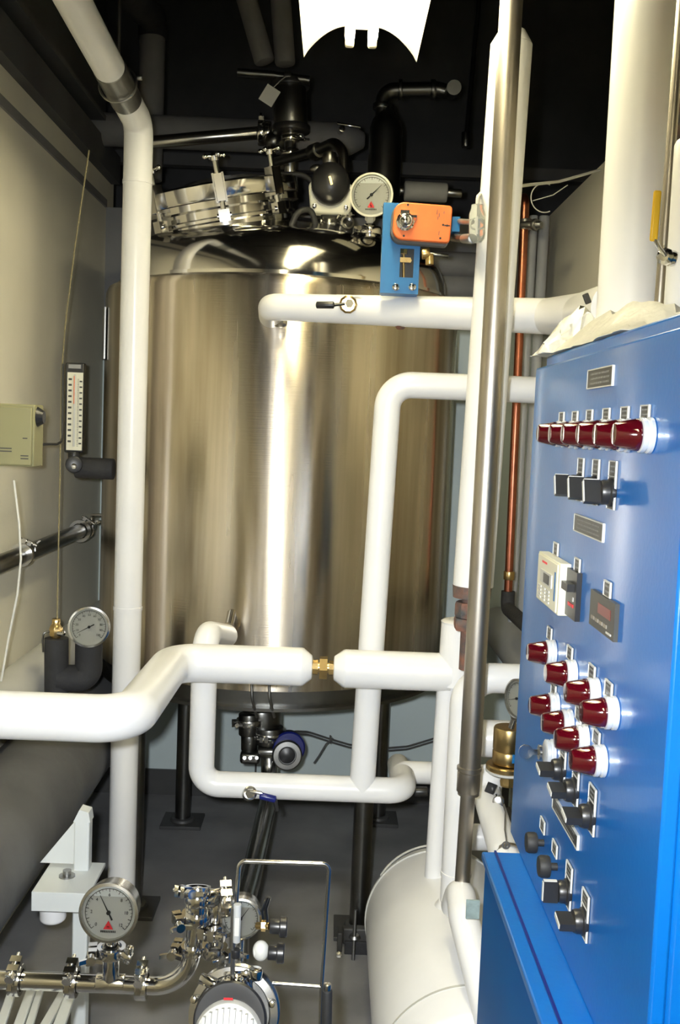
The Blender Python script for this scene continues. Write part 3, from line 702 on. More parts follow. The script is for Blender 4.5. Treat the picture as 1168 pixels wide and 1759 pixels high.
# nameplates
def nameplate(poly,rows):
    ps=[pan(*q) for q in poly]; c=sum(ps,Vector())/4
    w=abs(((ps[1]-ps[0]).y+(ps[2]-ps[3]).y)/2); h=abs(((ps[0]-ps[3]).z+(ps[1]-ps[2]).z)/2)
    o=fit('nameplate',MB().box((0,0,.0015),(w,h,.003)),'plate',c)
    bo=MB()
    for (x,y,a,b) in ((0,h/2,w,.0018),(0,-h/2,w,.0018),(w/2,0,.0018,h),(-w/2,0,.0018,h)): bo.box((x,y,.0018),(a,b,.0042))
    tx=MB(); random.seed(len(rows)+5)
    for i in range(rows[0]):
        x=-w*.38; y=h*(.25-.5*i/max(rows[0]-1,1))
        while x<w*.36:
            a=random.uniform(.003,.009); tx.box((x+a/2,y,.0032),(a,h*.10,.0004)); x+=a+.0025
    for mb,mt,nm in ((bo,'print','plate_border'),(tx,'faint','engraving')):
        me=mb.mesh(nm); me.materials.append(M[mt]); k=bpy.data.objects.new(nm,me); C.objects.link(k); k.parent=o
nameplate([(1013,637),(1056,628),(1055,661),(1012,669)],[3])
nameplate([(990,884),(1040,899),(1038,932),(989,910)],[3])
nameplate([(951,1371),(997,1428),(994,1456),(953,1392)],[2])
# ivory controller
cc=[pan(*q) for q in ((944,950),(983,966),(977,1056),(938,1030))]; c=sum(cc,Vector())/4
w=abs(cc[1].y-cc[0].y); h=abs(cc[0].z-cc[3].z)*1.0
o=fit('programmer',MB().box((0,0,.009),(w,h,.018)).box((0,0,.019),(w*.9,h*.94,.003)),'ivory',c,'ivory push-button controller with a small display')
b=o.modifiers.new('bevel','BEVEL'); b.width=.002; b.segments=2
def sub(mb,mt,nm,par,lb=None):
    me=mb.mesh(nm); me.materials.append(M[mt]); k=bpy.data.objects.new(nm,me); C.objects.link(k); k.parent=par
    if lb: k['label']=lb
    return k
sub(MB().box((0,h*.07,.0215),(w*.52,h*.26,.002)),'print','display_frame',o)
sub(MB().box((.008,h*.07,.0228),(w*.26,h*.19,.001)),'plate','display',o)
sub(MB().box((-w*.12,h*.36,.0208),(w*.22,h*.04,.0006)),'red','red_mark',o)
kp=MB()
for i in range(3):
    for j in range(4): kp.box((-w*.28+i*w*.19,-h*.16-j*h*.072,.0212),(w*.13,h*.045,.0015))
sub(kp,'print','keypad',o)
sub(MB().box((w*.38,h*.02,.0209),(w*.05,h*.56,.0005)),'blue_br','blue_mark',o)
# black slide unit beside it
cc=[pan(*q) for q in ((983,979),(1000,985),(996,1067),(979,1052))]; c=sum(cc,Vector())/4; w=abs(cc[1].y-cc[0].y)*1.05; h=abs(cc[1].z-cc[2].z)*1.02
o=fit('slide_switch_unit',MB().box((0,0,.004),(w,h,.008)),'black',c,'black switch unit with a red mark')
sub(MB().box((0,h*.16,.013),(w*.6,h*.16,.012)),'black','slider',o); sub(MB().box((w*.05,-h*.22,.0085),(w*.5,h*.07,.001)),'red','red_mark',o); sub(MB().box((w*.25,-h*.08,.0085),(w*.08,h*.09,.001)),'print','white_mark',o)
# black digital display
cc=[pan(*q) for q in ((1022,1013),(1065,1036),(1060,1102),(1019,1073))]; c=sum(cc,Vector())/4; w=abs(cc[1].y-cc[0].y); h=abs(cc[0].z-cc[3].z)
o=fit('panel_meter',MB().box((0,0,.003),(w,h,.006)),'plate',c,'square dark digital meter with a red window')
sub(MB().box((w*.10,h*.12,.0063),(w*.50,h*.28,.0006)),'redled','display',o)
bt_=MB()
for i in range(4): bt_.box((-w*.34+i*w*.17,-h*.24,.0066),(w*.12,h*.10,.0012))
sub(bt_,'galv','button',o)['kind']='stuff'
sub(MB().box((w*.32,-h*.38,.0066),(w*.18,h*.05,.0012)),'print','small_mark',o)

# ================================================================== BLUE BRACKET + ORANGE ACTUATOR
ya=2.615
vv=thing('valve_actuator','orange valve actuator on a blue bracket standing on the upper white pipe','actuator',P(690,505,ya))
def rct(x0,y0,x1,y1,d): 
    a=P(x0,y0,d);b=P(x1,y1,d); return (a+b)/2,abs(b.x-a.x),abs(b.z-a.z)
A0=P(656,503,ya);B0=P(718,503,ya);A1=P(660,348,ya);
wB=B0.x-A0.x; hB=A1.z-A0.z; cx=(A0.x+B0.x)/2; z0=A0.z
br_=MB()
wz0,wz1=z0+hB*.18,z0+hB*.50; wx0,wx1=cx-wB*.04,cx+wB*.34
def slab(x0,x1,za,zb2): br_.box(((x0+x1)/2,ya,(za+zb2)/2),(x1-x0,.005,zb2-za))
L0,R0=cx-wB/2,cx+wB/2
slab(L0,R0,z0,wz0); slab(L0,R0,wz1,z0+hB); slab(L0,wx0,wz0,wz1); slab(wx1,R0,wz0,wz1)
br_.box((L0-.0025,ya+.02,z0+hB/2),(.005,.045,hB)); br_.box((cx,ya+.03,z0+.003),(wB,.055,.006))
part('bracket',br_,'blue_br',vv,'bright blue folded steel bracket')
for x in (680,708):
    q=P(x,493,ya-.003); part('bolt',MB().lathe(q,(0,-1,0),[(0,0),(.0095,0),(.0095,.003),(.006,.007),(0,.008)],16),'chrome',vv)
st=MB(); q0=P(694,428,ya+.03);q1=P(693,476,ya+.03)
st.cyl(P(693,400,ya+.03),P(693,505,ya+.03),.0035,n=12); st.box(P(693,447,ya+.02),(.036,.014,.012)); st.lathe(P(693,436,ya+.02),Z_,[(0,0),(.010,0),(.010,.012),(0,.012)],6)
for s in (-1,1): st.lathe(P(693+s*10,448,ya+.012),(0,-1,0),[(0,0),(.006,0),(.006,.006),(0,.006)],6)
part('stem_coupling',st,'brass',vv)
part('gland',MB().box(P(693,452,ya+.05),(.055,.02,.085)),'black',vv)
# orange housing
ow=P(775,385,ya-.03).x-P(676,385,ya-.03).x; oc_=P(724,385,ya-.03); oh=P(724,352,ya-.03).z-P(724,416,ya-.03).z
tl=math.radians(-2)
ux=Vector((math.cos(tl),0,math.sin(tl))); uz=Vector((-math.sin(tl),0,math.cos(tl)))
def rrect(w,h,rl,rr,n=7):
    pts=[]
    for cxx,cyy,r,a0 in ((w/2-rr,h/2-rr,rr,0),(-w/2+rl,h/2-rl,rl,90),(-w/2+rl,-h/2+rl,rl,180),(w/2-rr,-h/2+rr,rr,270)):
        for k in range(n+1):
            a=math.radians(a0+90*k/n); pts.append((cxx+r*math.cos(a),cyy+r*math.sin(a)))
    return pts
part('actuator_base',MB().prism(rrect(ow*1.02,oh*1.05,.028,.012),oc_+Vector((-.003,.018,-.004)),ux,uz,Vector((0,-1,0)),.028),'dkfoam',vv,'dark grey back of the housing',bevel=.002)
part('actuator_cover',MB().prism(rrect(ow,oh,.026,.010),oc_+Vector((0,-.008,0)),ux,uz,Vector((0,-1,0)),.016),'orange',vv,'orange cover',bevel=.003)
ho=MB()
for a,b in ((-.27,.43),(-.30,-.40),(.33,-.39),(.36,-.03),(.43,-.04)): ho.cyl(oc_+ux*(ow*a)+uz*(oh*b)+Vector((0,-.0235,0)),oc_+ux*(ow*a)+uz*(oh*b)+Vector((0,-.0248,0)),.0028,n=12)
ho.box(oc_+ux*(ow*.43)-uz*(oh*.04)+Vector((0,-.024,0)),(.014,.002,.003),(ux,Y_,uz))
part('screw_recess',ho,'black',vv,kind='stuff')
pr=MB(); random.seed(9)
for a,b,l in ((-.10,.10,.014),(-.12,.02,.01),(.24,.30,.012),(.28,.22,.010),(.26,.14,.008),(.36,.30,.006),(.30,-.26,.010)): pr.box(oc_+ux*(ow*a)+uz*(oh*b)+Vector((0,-.0243,0)),(.0016,.0006,l),(ux,Y_,uz))
part('small_print',pr,'rust',vv)
cp=MB(); q=P(696,381,ya-.055); cp.lathe(q+Vector((0,.004,0)),(0,-1,0),[(0,0),(.023,0),(.023,.010),(.019,.014),(.010,.015),(.010,.026),(.006,.028),(0,.028)],10)
cp.torus(q+Vector((0,-.016,0)),(0,-1,0),.014,.003,24,8); cp.box(q+Vector((.016,-.008,.012)),(.022,.008,.006)); cp.box(q+Vector((-.002,-.008,.022)),(.022,.010,.008))
part('shaft_clamp',cp,'chrome',vv)
c4,w4,h4=rct(776,374,788,400,ya-.02); part('cable_entry',MB().box(c4,(w4,.03,h4)),'blue_br',vv)
cg=thing('cable_gland','clear plastic capsule-shaped conduit fitting hanging beside the tall white riser','fitting',P(820,415,2.38))
d=2.29
cg1=MB(); t0=P(820,352,d);t1=P(819,418,d); L=(t0-t1).length
cg1.lathe(t1,t0-t1,[(0,0),(.010,.002),(.016,.010),(.018,.02),(.018,L*.75),(.014,L*.9),(.013,L),(0,L)],24,)
part('capsule',cg1,'clear',cg); part('rib',MB().torus((t0+t1)/2,(0,1,0),.012,.002,24,8).cyl(P(819,372,d-.016),P(819,402,d-.016),.003,n=8),'print',cg)
part('nozzle',MB().rcyl(P(812,410,d),P(797,410,2.5),.011,.002).rcyl(P(812,382,d),P(788,380,2.60),.0065,.001),'frame_steel',cg)
part('dark_conduit',MB().rcyl(P(797,410,2.5),P(778,408,2.62),.010,.002),'black',cg)
part('cord',MB().tube([P(820,353,d),P(821,338,d),P(832,326,2.5),P(880,322,2.75),P(912,317,3.0),P(960,312,3.2),P(1030,292,3.3)],.0045,bend=.03,n=10),'cable',cg)

# ================================================================== TOP OF TANK FITTINGS
hv=thing('diaphragm_valve','black round-topped valve with a pale square bonnet on the tank head','valve',P(565,400,3.35))
d=3.3
fr=MB(); 
q=P(568,350,d)
fr.prism([(-.068,-.02),(.068,-.02),(.062,.0),(-.062,.0)],q+Vector((0,.04,-.005)),X_,Z_,Vector((0,-1,0)),.09)
bon=MB(); bon.prism([(-.064,-.022),(-.052,-.034),(.052,-.036),(.064,-.024),(.074,.045),(.062,.06),(-.064,.064),(-.072,.05)],q+Vector((0,.03,0)),X_,Z_,Vector((0,-1,0)),.05)
part('bonnet',bon,'ivory',hv,'pale square bonnet plate',bevel=.006)
bt2=MB()
for x,y in ((540,354),(594,357),(538,324),(597,326)): bt2.rcyl(P(x,y,d-.02),P(x,y,d-.032),.008,.002,12)
part('bolt',bt2,'chrome',hv)
part('actuator_dome',MB().sphere(P(568,316,d-.03),.061,32,20,(1,.85,1.1)),'black',hv,'matt black round actuator')
part('cap',MB().rcyl(P(566,283,d),P(566,262,d),.022,.004).sphere(P(545,290,d-.03),.02,16,10,(1.2,.6,.7)),'dark_steel',hv)
part('dome_plate',MB().box(P(568,310,d-.088),(.007,.002,.026),((X_*.95+Z_*.3).normalized(),Y_,(Z_*.95-X_*.3).normalized())),'brass',hv)
st=MB(); st.rcyl(P(566,398,3.36),P(567,366,d+.01),.030,.003,28); part('ferrule',st,'dark_steel',hv)
part('tri_clamp',clamp(MB(),P(566,385,3.34),Z_,.040,(1,-.3,0)),'steel',hv)
cv=MB(); cv.tube([P(475,278,3.75),P(545,258,3.5),P(575,244,3.4),P(590,262,3.36),P(591,300,3.34)],.017,bend=.07,n=20)
cv.rcyl(P(535,262,3.53),P(548,257,3.49),.025,.004); part('curved_pipe',cv,'dark_steel',hv)
g3=gauge('pressure_gauge','round dial gauge on the tank head left of the blue bracket','x',P(637,335,3.12)) if False else None
gz=thing('pressure_gauge','round dial gauge on the tank head beside the blue bracket','gauge',P(634,402,3.2))
gauge('','',P(638,335,3.12),(-.12,-1,.0),Z_,.064,45,parent=gz,rim='ivory',redlogo=True,stem=P(635,385,3.2))
part('ferrule',MB().rcyl(P(635,408,3.2),P(635,385,3.2),.018,.002),'chrome',gz)
part('tri_clamp',clamp(MB(),P(635,397,3.2),Z_,.036,(-1,-.3,0)),'chrome',gz)
sp_=thing('spray_port','dark clamped nozzle on the tank head between the black valve and the gauge','nozzle',P(597,395,3.3))
part('port',MB().rcyl(P(590,398,3.34),P(597,382,3.3),.016,.003),'dark_steel',sp_); part('tri_clamp',clamp(MB(),P(596,384,3.29),(.2,-1,.2),.022,(0,0,1)),'steel',sp_)
# agitator / tall valve behind
ag=thing('agitator_drive','dark cylindrical agitator drive with clamped shaft above the tank','motor',P(498,265,3.75))
part('motor_body',MB().rcyl(P(500,218,3.75),P(497,150,3.75),.060,.006,36),'dark_steel',ag)
part('top_flange',MB().rcyl(P(497,152,3.75),P(497,142,3.75),.072,.004,36),'black',ag)
part('lower_flange',MB().rcyl(P(500,228,3.75),P(500,216,3.75),.068,.004,36),'black',ag)
part('shaft_tube',MB().rcyl(P(498,300,3.75),P(499,226,3.75),.022,.003),'steel',ag)
clampset(ag,'chrome',(P(498,262,3.75),Z_,.034,(-1,-.3,0)),(P(499,236,3.75),Z_,.034,(1,-.3,0)))
bb=thing('support_bar','dark round bar across the top of the agitator drive','bar',P(500,135,3.7)); part('bar',MB().tube([P(408,124,3.7),P(470,129,3.7),P(532,138,3.7)],.014,n=16),'dark_steel',bb); part('collar',MB().rcyl(P(488,133,3.7),P(500,134,3.7),.022,.003),'frame_steel',bb)
tg=MB(); tg.box(P(463,164,3.6),(.052,.0015,.060),((X_*.86-Z_*.5).normalized(),Y_,(Z_*.86+X_*.5).normalized())); tg.tube([P(470,150,3.6),P(480,140,3.62),P(490,132,3.66)],.0015,n=6)
solo('paper_tag',tg,'white_dull','blank pale paper tag hanging from the dark bar above the tank','tag',loc=P(463,164,3.6))
sp2=thing('steel_tube','dark stainless tube running from the left riser to the agitator drive','pipe',P(350,240,3.85))
part('tube',MB().rcyl(P(240,246,3.85),P(447,228,3.85),.023,.002),'steel',sp2)
clampset(sp2,'chrome',(P(449,228,3.85),X_,.046,(0,-.4,1)),(P(460,228,3.85),X_,.04,(0,-.8,-1)))
part('tee_piece',MB().rcyl(P(455,228,3.85),P(484,250,3.80),.022,.003).sphere(P(470,243,3.82),.036,16,10),'dark_steel',sp2)
gpz=thing('insulated_pipe','grey insulated pipe with a tapered right end behind the top of the tank','pipe',P(450,240,4.05))
e1=P(596,240,4.05); e2=P(140,236,4.05); e2.z=e1.z
part('insulation',MB().tube([e2,e1],.062,n=32),'void',gpz); part('tapered_end',MB().lathe(e1,X_,[(.062,0),(.060,.01),(.030,.065),(.02,.07),(0,.07)],28),'void',gpz)
part('end_valve',MB().rcyl(e1+Vector((-.03,-.03,.01)),e1+Vector((-.02,-.11,.01)),.012,.002).rcyl(e1+Vector((-.04,-.10,.03)),e1+Vector((.05,-.10,.02)),.006,.001),'chrome',gpz)
gp2=thing('insulated_pipe','short grey insulated pipe stub above the orange actuator','pipe',P(730,330,3.6)); a=P(694,328,3.6);b2=P(768,332,3.6); b2.z=a.z
part('insulation',MB().rcyl(a,b2,.033,.006),'void',gp2); part('end_ring',MB().rcyl(a-X_*.016,a+X_*.001,.014,.002).rcyl(b2-X_*.001,b2+X_*.05,.014,.002),'dark_steel',gp2)
gp3=pipe('insulated_pipe','grey insulated pipe low behind the shoulder of the tank at the right',[P(700,452,4.12),Vector((P(830,452,4.12).x,4.12,P(700,452,4.12).z))],.052,'void')
gp4=thing('insulated_pipe','thick grey insulated pipe lowest behind the right shoulder of the tank','pipe',P(780,490,4.12)); a=P(730,492,4.14);b2=P(838,492,4.14); b2.z=a.z
part('insulation',MB().rcyl(a,b2,.058,.006),'void',gp4)
rb_=thing('rod_valve','small brass valve with a dark rod just right of the blue bracket','valve',P(735,440,3.0)); part('body',MB().rcyl(P(724,436,3.0),P(738,435,3.0),.016,.003).rcyl(P(738,436,3.0),P(738,455,3.0),.012,.002),'brass',rb_); part('rod',MB().rcyl(P(738,436,3.0),P(770,440,3.0),.006,.001),'dark_steel',rb_)
# filter housing with elbow
fh=thing('filter_housing','tall dark filter housing with a pipe elbow behind the dial gauge','filter',P(657,360,3.9))
part('housing',MB().lathe(P(657,365,3.9),Z_,[(0,0),(.062,0),(.062,.30),(.052,.335),(.030,.365),(.026,.39),(0,.39)],36),'dark_steel',fh)
el=MB(); el.tube([P(657,200,3.9),P(657,155,3.9),P(752,153,3.9),P(775,160,3.9),P(780,150,3.75)],.026,bend=.06,n=20); el.rcyl(P(656,188,3.9),P(656,178,3.9),.034,.003); el.rcyl(P(684,154,3.9),P(691,154,3.9),.036,.003); el.rcyl(P(740,154,3.9),P(748,154,3.9),.036,.003)
part('outlet_elbow',el,'dark_steel',fh)
# hanging ducts and pipes in the dark
def vdark(name,label,x0,y0,x1,y1,d,r,mt='void',cat='pipe'):
    a=P(x0,y0,d);b_=P(x1,y1,d)
    t=thing(name,label,cat,b_); part('pipe',MB().rcyl(b_,a+(a-b_).normalized()*.5,r,.01,28),mt,t); return t
vdark('hanging_pipe','dark grey pipe hanging from the ceiling, left of a twin',424,0,455,108,3.9,.038)
vdark('hanging_pipe','dark grey pipe hanging from the ceiling, right of a twin',482,0,490,112,3.9,.038)
dl=thing('dark_duct','grey vertical duct with a black elbow behind the left riser','duct',P(258,300,4.1))
part('duct',MB().rcyl(P(256,310,4.1),P(262,62,4.1),.05,.004,32),'void',dl)
part('elbow',MB().tube([P(262,66,4.1),P(262,30,4.1),P(235,5,3.8),P(205,-40,3.5)],.055,bend=.08,n=24),'foam',dl)
for i,(x0,y0,x1,y1) in enumerate(((820,30,800,245),)):
    t=thing('brace_rod','thin dark brace hanging in the ceiling void above the tank','rod',P(x1,y1,4.2)); part('rod',MB().cyl(P(x1,y1,4.2)+(P(x0,y0,4.3)-P(x1,y1,4.2))*(4.2-P(x1,y1,4.2).z)/(P(x0,y0,4.3).z-P(x1,y1,4.2).z),P(x1,y1,4.2),.010,n=12),'dark_steel',t); part('end_fitting',MB().rcyl(P(x1,y1-18,4.2),P(x1,y1+8,4.2),.017,.003),'dark_steel',t)
cr=solo('cross_rail',MB().box((.49,4.45,P(700,292,4.45).z),(3.12,.05,.05)),'dark_wall','dark steel rail across the void behind the tank head','rail',loc=(.49,4.45,P(700,292,4.45).z))

# ================================================================== RIGHT BACK CORNER
co=thing('copper_pipe','thin copper riser in the back right corner ending in black foam','pipe',P(868,1035,3.5))
x_=P(884,700,3.5).x
zc_=P(905,335,3.5).z
part('pipe',MB().tube([(x_+.012,3.5,P(870,1030,3.5).z),(x_-.002,3.5,zc_),(x_-.002,4.27,zc_)],.0145,bend=.04,n=20),'copper',co)
part('fitting',MB().rcyl(P(892,386,3.5),P(930,386,3.45),.012,.002).rcyl(P(903,395,3.5),P(903,376,3.5),.020,.003).rcyl(P(916,386,3.47),P(922,386,3.46),.02,.003),'frame_steel',co)
q=Vector((x_+.012,3.5,P(870,1030,3.5).z))
part('foam_sleeve',MB().tube([q+Z_*.03,q-Z_*.03,Vector((q.x+.03,2.6,q.z-.035))],.024,bend=.03,n=20),'foam',co,'black foam sleeve')
part('ferrule',MB().rcyl(q+Z_*.07,q+Z_*.10,.019,.002),'brass',co)
for x,lb,r in ((899,'grey steel conduit nearer the copper pipe on the right wall',.016),(917,'grey steel conduit nearer the blue cabinet on the right wall',.02)):
    a=P(x,700,3.9); solo('wall_conduit',MB().rcyl((a.x,3.9,.7),(a.x,3.9,2.42),r,.003),'grey_jacket',lb,'conduit',loc=(a.x,3.9,.7),group='wall conduits')
pipe('insulated_pipe','fat grey insulated pipe running along the right wall below the copper pipe',[Vector((.72,4.22,.80)),Vector((.72,2.1,.80))],.078,'grey_jacket')
solo('coiled_wire',MB().torus(P(935,340,3.3),(.2,-1,0),.045,.0018,30,6,a0=1.2,a1=5.2).tube([P(915,345,3.3),P(950,335,3.3),P(975,318,3.3)],.0016,n=6),'cable','thin pale looped wire in the dark right corner','wire',loc=P(935,345,3.3))
# ---- big white duct and neighbours above the cabinet
hd=thing('white_duct','widest glossy white vertical duct rising from the top of the blue cabinet','duct',(.532,1.9,1.77))
part('duct',MB().tube([(.532,1.9,1.772),(.530,1.9,4.2)],.0565,n=48),'white',hd)
part('duct_collar',MB().lathe((.532,1.9,1.80),Z_,[(.055,0),(.060,.002),(.060,.02),(.055,.022)],40),'white',hd)
rv=thing('white_post','white insulated pipe at the right edge carrying a ball valve with a yellow lever','pipe',P(1190,520,1.6))
a=P(1188,520,1.60);b_=P(1194,262,1.60)
part('insulation',MB().rcyl((a.x+.005,1.6,1.772),(a.x+.005,1.6,b_.z+.02),.046,.008,36),'white',rv)
vb=part('ball_valve',MB().rcyl(P(1143,442,1.56),P(1160,445,1.56),.012,.003).lathe(P(1143,441,1.55),(-.6,-1,0),[(0,-.01),(.012,-.008),(.013,.004),(.008,.010),(0,.011)],8),'chrome',rv)
part('lever',MB().tube([P(1142,438,1.54),P(1132,425,1.53),P(1124,410,1.53)],.0032,n=8),'steel',vb)
part('lever_grip',MB().box(P(1126,371,1.53),(.012,.006,.074),((X_),Y_,(Z_+X_*.02).normalized())),'yellow',vb,'yellow plastic grip',bevel=.003)
sp3=thing('thin_steel_pipe','thin brassy steel pipe between the white duct and the right edge','pipe',P(1132,520,1.75)); a=P(1133,500,1.75); part('pipe',MB().cyl((a.x,1.75,1.772),(a.x+.008,1.75,2.6),.0085,n=16),'galv',sp3)
sp4=thing('dark_steel_pipe','thin dark reddish pipe at the upper right edge','pipe',P(1155,120,1.8)); a=P(1150,400,1.8); part('pipe',MB().cyl((a.x,1.8,1.772),(a.x+.006,1.8,4.2),.014,n=16),'rust',sp4)
# crumpled white wrap on cabinet top
def crumple(name,label,c,sx,sy,h,seed,nx=22,ny=16):
    random.seed(seed); vs=[];fs=[]
    hh=[[random.uniform(-1,1) for _ in range(ny+1)] for _ in range(nx+1)]
    for i in range(nx+1):
        for j in range(ny+1):
            a=i/nx*2-1;b=j/ny*2-1
            prof=max(0,1-abs(a)**3)*max(0,1-abs(b)**3)
            z=h*prof*(.75+.25*math.sin(5*a+3*b+seed)+.16*hh[i][j])
            vs.append(Vector((c[0]+a*sx+.006*hh[i][j],c[1]+b*sy+.006*hh[i][ny-j],c[2]+z)))
    for i in range(nx):
        for j in range(ny):
            q=i*(ny+1)+j; fs.append((q,q+1,q+ny+2,q+ny+1))
    n0=len(vs); vs+= [Vector((p.x,p.y,c[2]-.001)) for p in vs]; fs+=[tuple(n0+k for k in f[::-1]) for f in fs[:nx*ny]]
    edge=[i*(ny+1) for i in range(nx+1)]+[nx*(ny+1)+j for j in range(1,ny+1)]+[i*(ny+1)+ny for i in range(nx-1,-1,-1)]+[j for j in range(ny-1,0,-1)]
    for p,q in zip(edge,edge[1:]+edge[:1]): fs.append((p,q,n0+q,n0+p))
    mb=MB().add(vs,fs); return solo(name,mb,'tape',label,'wrap',loc=c)
crumple('wrapping_sheet','crumpled white wrapping on top of the blue cabinet round the duct',(.50,1.72,ztop+.003),.095,.26,.062,4)
wb=MB()
pts=[(-.10,-.03),(-.02,-.085),(.12,-.075),(.12,.05),(.02,.06),(-.06,.02)]
mb=MB(); mb.prism([(a*.9,b*.6) for a,b in pts],P(985,580,1.93)+Vector((.02,.0,.0)),X_,Z_,Y_,.02)
crumple('wrapping_sheet','loose crumpled corner of white wrapping hanging at the far corner of the blue cabinet',(.47,1.985,ztop+.004),.085,.055,.085,8,16,12)
hk2=MB(); hk2.box(P(1008,513,1.95),(.012,.006,.020),((X_*.9+Z_*.4).normalized(),Y_,(Z_*.9-X_*.4).normalized()))
solo('black_clip',hk2,'black','small black clip where the upper white pipe meets the duct','clip',loc=P(1008,513,1.95),bevel=.002)

# ================================================================== CLUSTER BEHIND THE CABINET, LOWER RIGHT
def hpipe(label,x0,x1,y,d,r,mt='white'):
    a=P(x0,y,d);b_=Vector((P(x1,y,d).x,d,a.z)); t=thing('insulated_pipe',label,'pipe',a); part('insulation',MB().rcyl(a,b_,r,.004,32),mt,t); return t
hpipe('white insulated stub left of the brass regulator behind the steel pipe',826,905,1268,2.6,.048)
hpipe('lowest white insulated stub behind the slanted white pipe',800,880,1437,2.75,.036)
sl=thing('slanted_pipe','white insulated pipe slanting down behind the cabinet with a black lever valve and wire','pipe',P(870,1470,2.1))
part('insulation',MB().tube([P(842,1325,2.45),P(836,1365,2.42),P(868,1470,2.12),P(882,1515,2.03)],.034,bend=.05,n=28,dome=True),'white',sl)
part('rust_band',MB().lathe(P(875,1478,2.10),P(868,1455,2.16)-P(875,1478,2.10),[(.033,-.002),(.036,-.002),(.036,.010),(.033,.010)],28),'galv',sl,'stained metal band')
lv=part('lever_valve',MB().rcyl(P(856,1375,2.34),P(856,1378,2.30),.014,.002).tube([P(856,1376,2.31),P(850,1364,2.31)],.004,n=8),'steel',sl)
part('lever_grip',MB().box(P(843,1354,2.33),(.022,.006,.024),((X_*.94-Z_*.33).normalized(),Y_,(Z_*.94+X_*.33).normalized())),'black',lv,'black rubber grip')
part('wire',MB().tube([P(858,1352,2.3),P(862,1375,2.27),P(868,1395,2.2),P(867,1425,2.1),P(870,1445,2.06),P(868,1457,2.06)],.0016,bend=.02,n=6).torus(P(869,1452,2.06),(0,-1,0),.007,.002,16,6),'gcable',sl)
rg=thing('brass_regulator','round brass pressure regulator with a white-rimmed flange beside the cabinet','valve',P(868,1335,2.35))
zz=2.35
part('body',MB().lathe(P(872,1310,zz),Z_,[(0,0),(.036,0),(.037,.004),(.037,.028),(.035,.031),(.037,.034),(.037,.082),(.035,.086),(.015,.088),(0,.088)],40),'brass',rg)
part('flange',MB().lathe(P(870,1322,zz),Z_,[(0,0),(.046,0),(.049,.003),(.049,.011),(.046,.014),(0,.014)],40),'brass',rg,'brass flange'); part('gasket_ring',MB().lathe(P(870,1327,zz),Z_,[(0,0),(.046,0),(.050,.003),(.050,.008),(0,.008)],40),'print',rg,'white gasket ring')
part('label',MB().box(P(884,1304,zz-.0375),(.012,.003,.020)),'blue_br',rg,'small blue label')
part('lower_nut',MB().lathe(P(871,1350,zz),Z_,[(0,0),(.016,0),(.018,.012),(.014,.024),(.016,.035),(0,.035)],8),'brass',rg)
gg=thing('pressure_gauge','dial gauge seen edge-on above the brass regulator','gauge',P(880,1245,2.3))
gauge('','',P(889,1200,2.28),(-.90,-.42,.05),Z_,.044,200,depth=.022,parent=gg,rim='steel',stem=P(878,1250,2.31))

# ================================================================== LEFT WALL
pipe('foam_covered_duct','fat dark grey foam-covered duct running low along the left wall',[Vector((-.815,4.22,.545)),Vector((-.815,1.2,.545))],.148,'dkfoam')
pipe('insulated_pipe','pale insulated pipe along the left wall behind the black foam bend',[Vector((-.893,4.2,.80)),Vector((-.893,2.4,.80))],.070,'white_dull')
wp=thing('steel_tube','stainless tube along the left wall with clamps at both ends','pipe',P(70,930,3.4))
a=P(146,905,3.95);b_=P(-30,975,2.85); a=Vector((-.90,3.72,1.225)); b_=Vector((-.90,2.4,1.225))
a.z=P(138,912,3.72).z; b_.z=a.z; a.x=P(138,912,3.72).x; b_.x=a.x
part('tube',MB().rcyl(b_,a,.026,.002),'dark_steel',wp)
clampset(wp,'chrome',(a,Y_,.042,(.6,0,1)),(Vector((a.x,3.02,a.z)),Y_,.036,(.4,0,1)))
part('end_valve',MB().rcyl(a,a+Vector((.02,.10,.01)),.018,.002).rcyl(a+Vector((.02,.05,-.01)),a+Vector((.03,.06,.06)),.007,.001).rcyl(a+Vector((.03,.03,.02)),a+Vector((.07,.02,.035)),.007,.001).rcyl(a+Vector((.03,.03,.055)),a+Vector((.075,.02,.06)),.006,.001).torus(a+Vector((.01,.03,0)),Y_,.03,.005,24,8),'chrome',wp)
# thermometer
th_=thing('wall_thermometer','industrial thermometer with a white scale in a black case on the left wall','thermometer',P(128,800,3.15))
d=3.15
tp=P(126,626,d);bp_=P(127,770,d); hh_=tp.z-bp_.z; cx_=P(127,700,d)
part('case',MB().box(((tp.x+bp_.x)/2-.0,d+.02,(tp.z+bp_.z)/2-.004),(.058,.03,hh_+.02)),'black',th_,bevel=.004)
part('scale_plate',MB().box((cx_.x+.002,d+.003,cx_.z-.012),(.048,.004,hh_*.93)),'ivory',th_)
part('top_plate',MB().box((cx_.x,d+.003,tp.z-.006),(.038,.005,.012)),'frame_steel',th_)
mk=MB(); 
for i in range(12):
    z=tp.z-.045-i*(hh_*.86-.03)/11
    mk.box((cx_.x-.013,d+.0005,z),(.010,.001,.006)); mk.box((cx_.x+.020,d+.0005,z-.006),(.008,.001,.0045))
    for j in range(4): mk.box((cx_.x+.012,d+.0005,z-j*.0045),(.005,.001,.0012))
part('scale_marks',mk,'plate',th_,kind='stuff')
part('glass_tube',MB().rcyl((cx_.x+.002,d-.003,tp.z-.03),(cx_.x+.002,d-.003,bp_.z+.005),.0032,.001,12),'print',th_)
part('red_column',MB().rcyl((cx_.x+.001,d-.0065,tp.z-.12),(cx_.x+.001,d-.0065,tp.z-.035),.0014,.0005,8),'orange',th_)
part('stem_joint',MB().rcyl(P(127,776,d+.01),P(127,800,d+.01),.018,.003).rcyl(P(127,798,d-.03),P(127,798,d+.04),.026,.004),'black',th_)
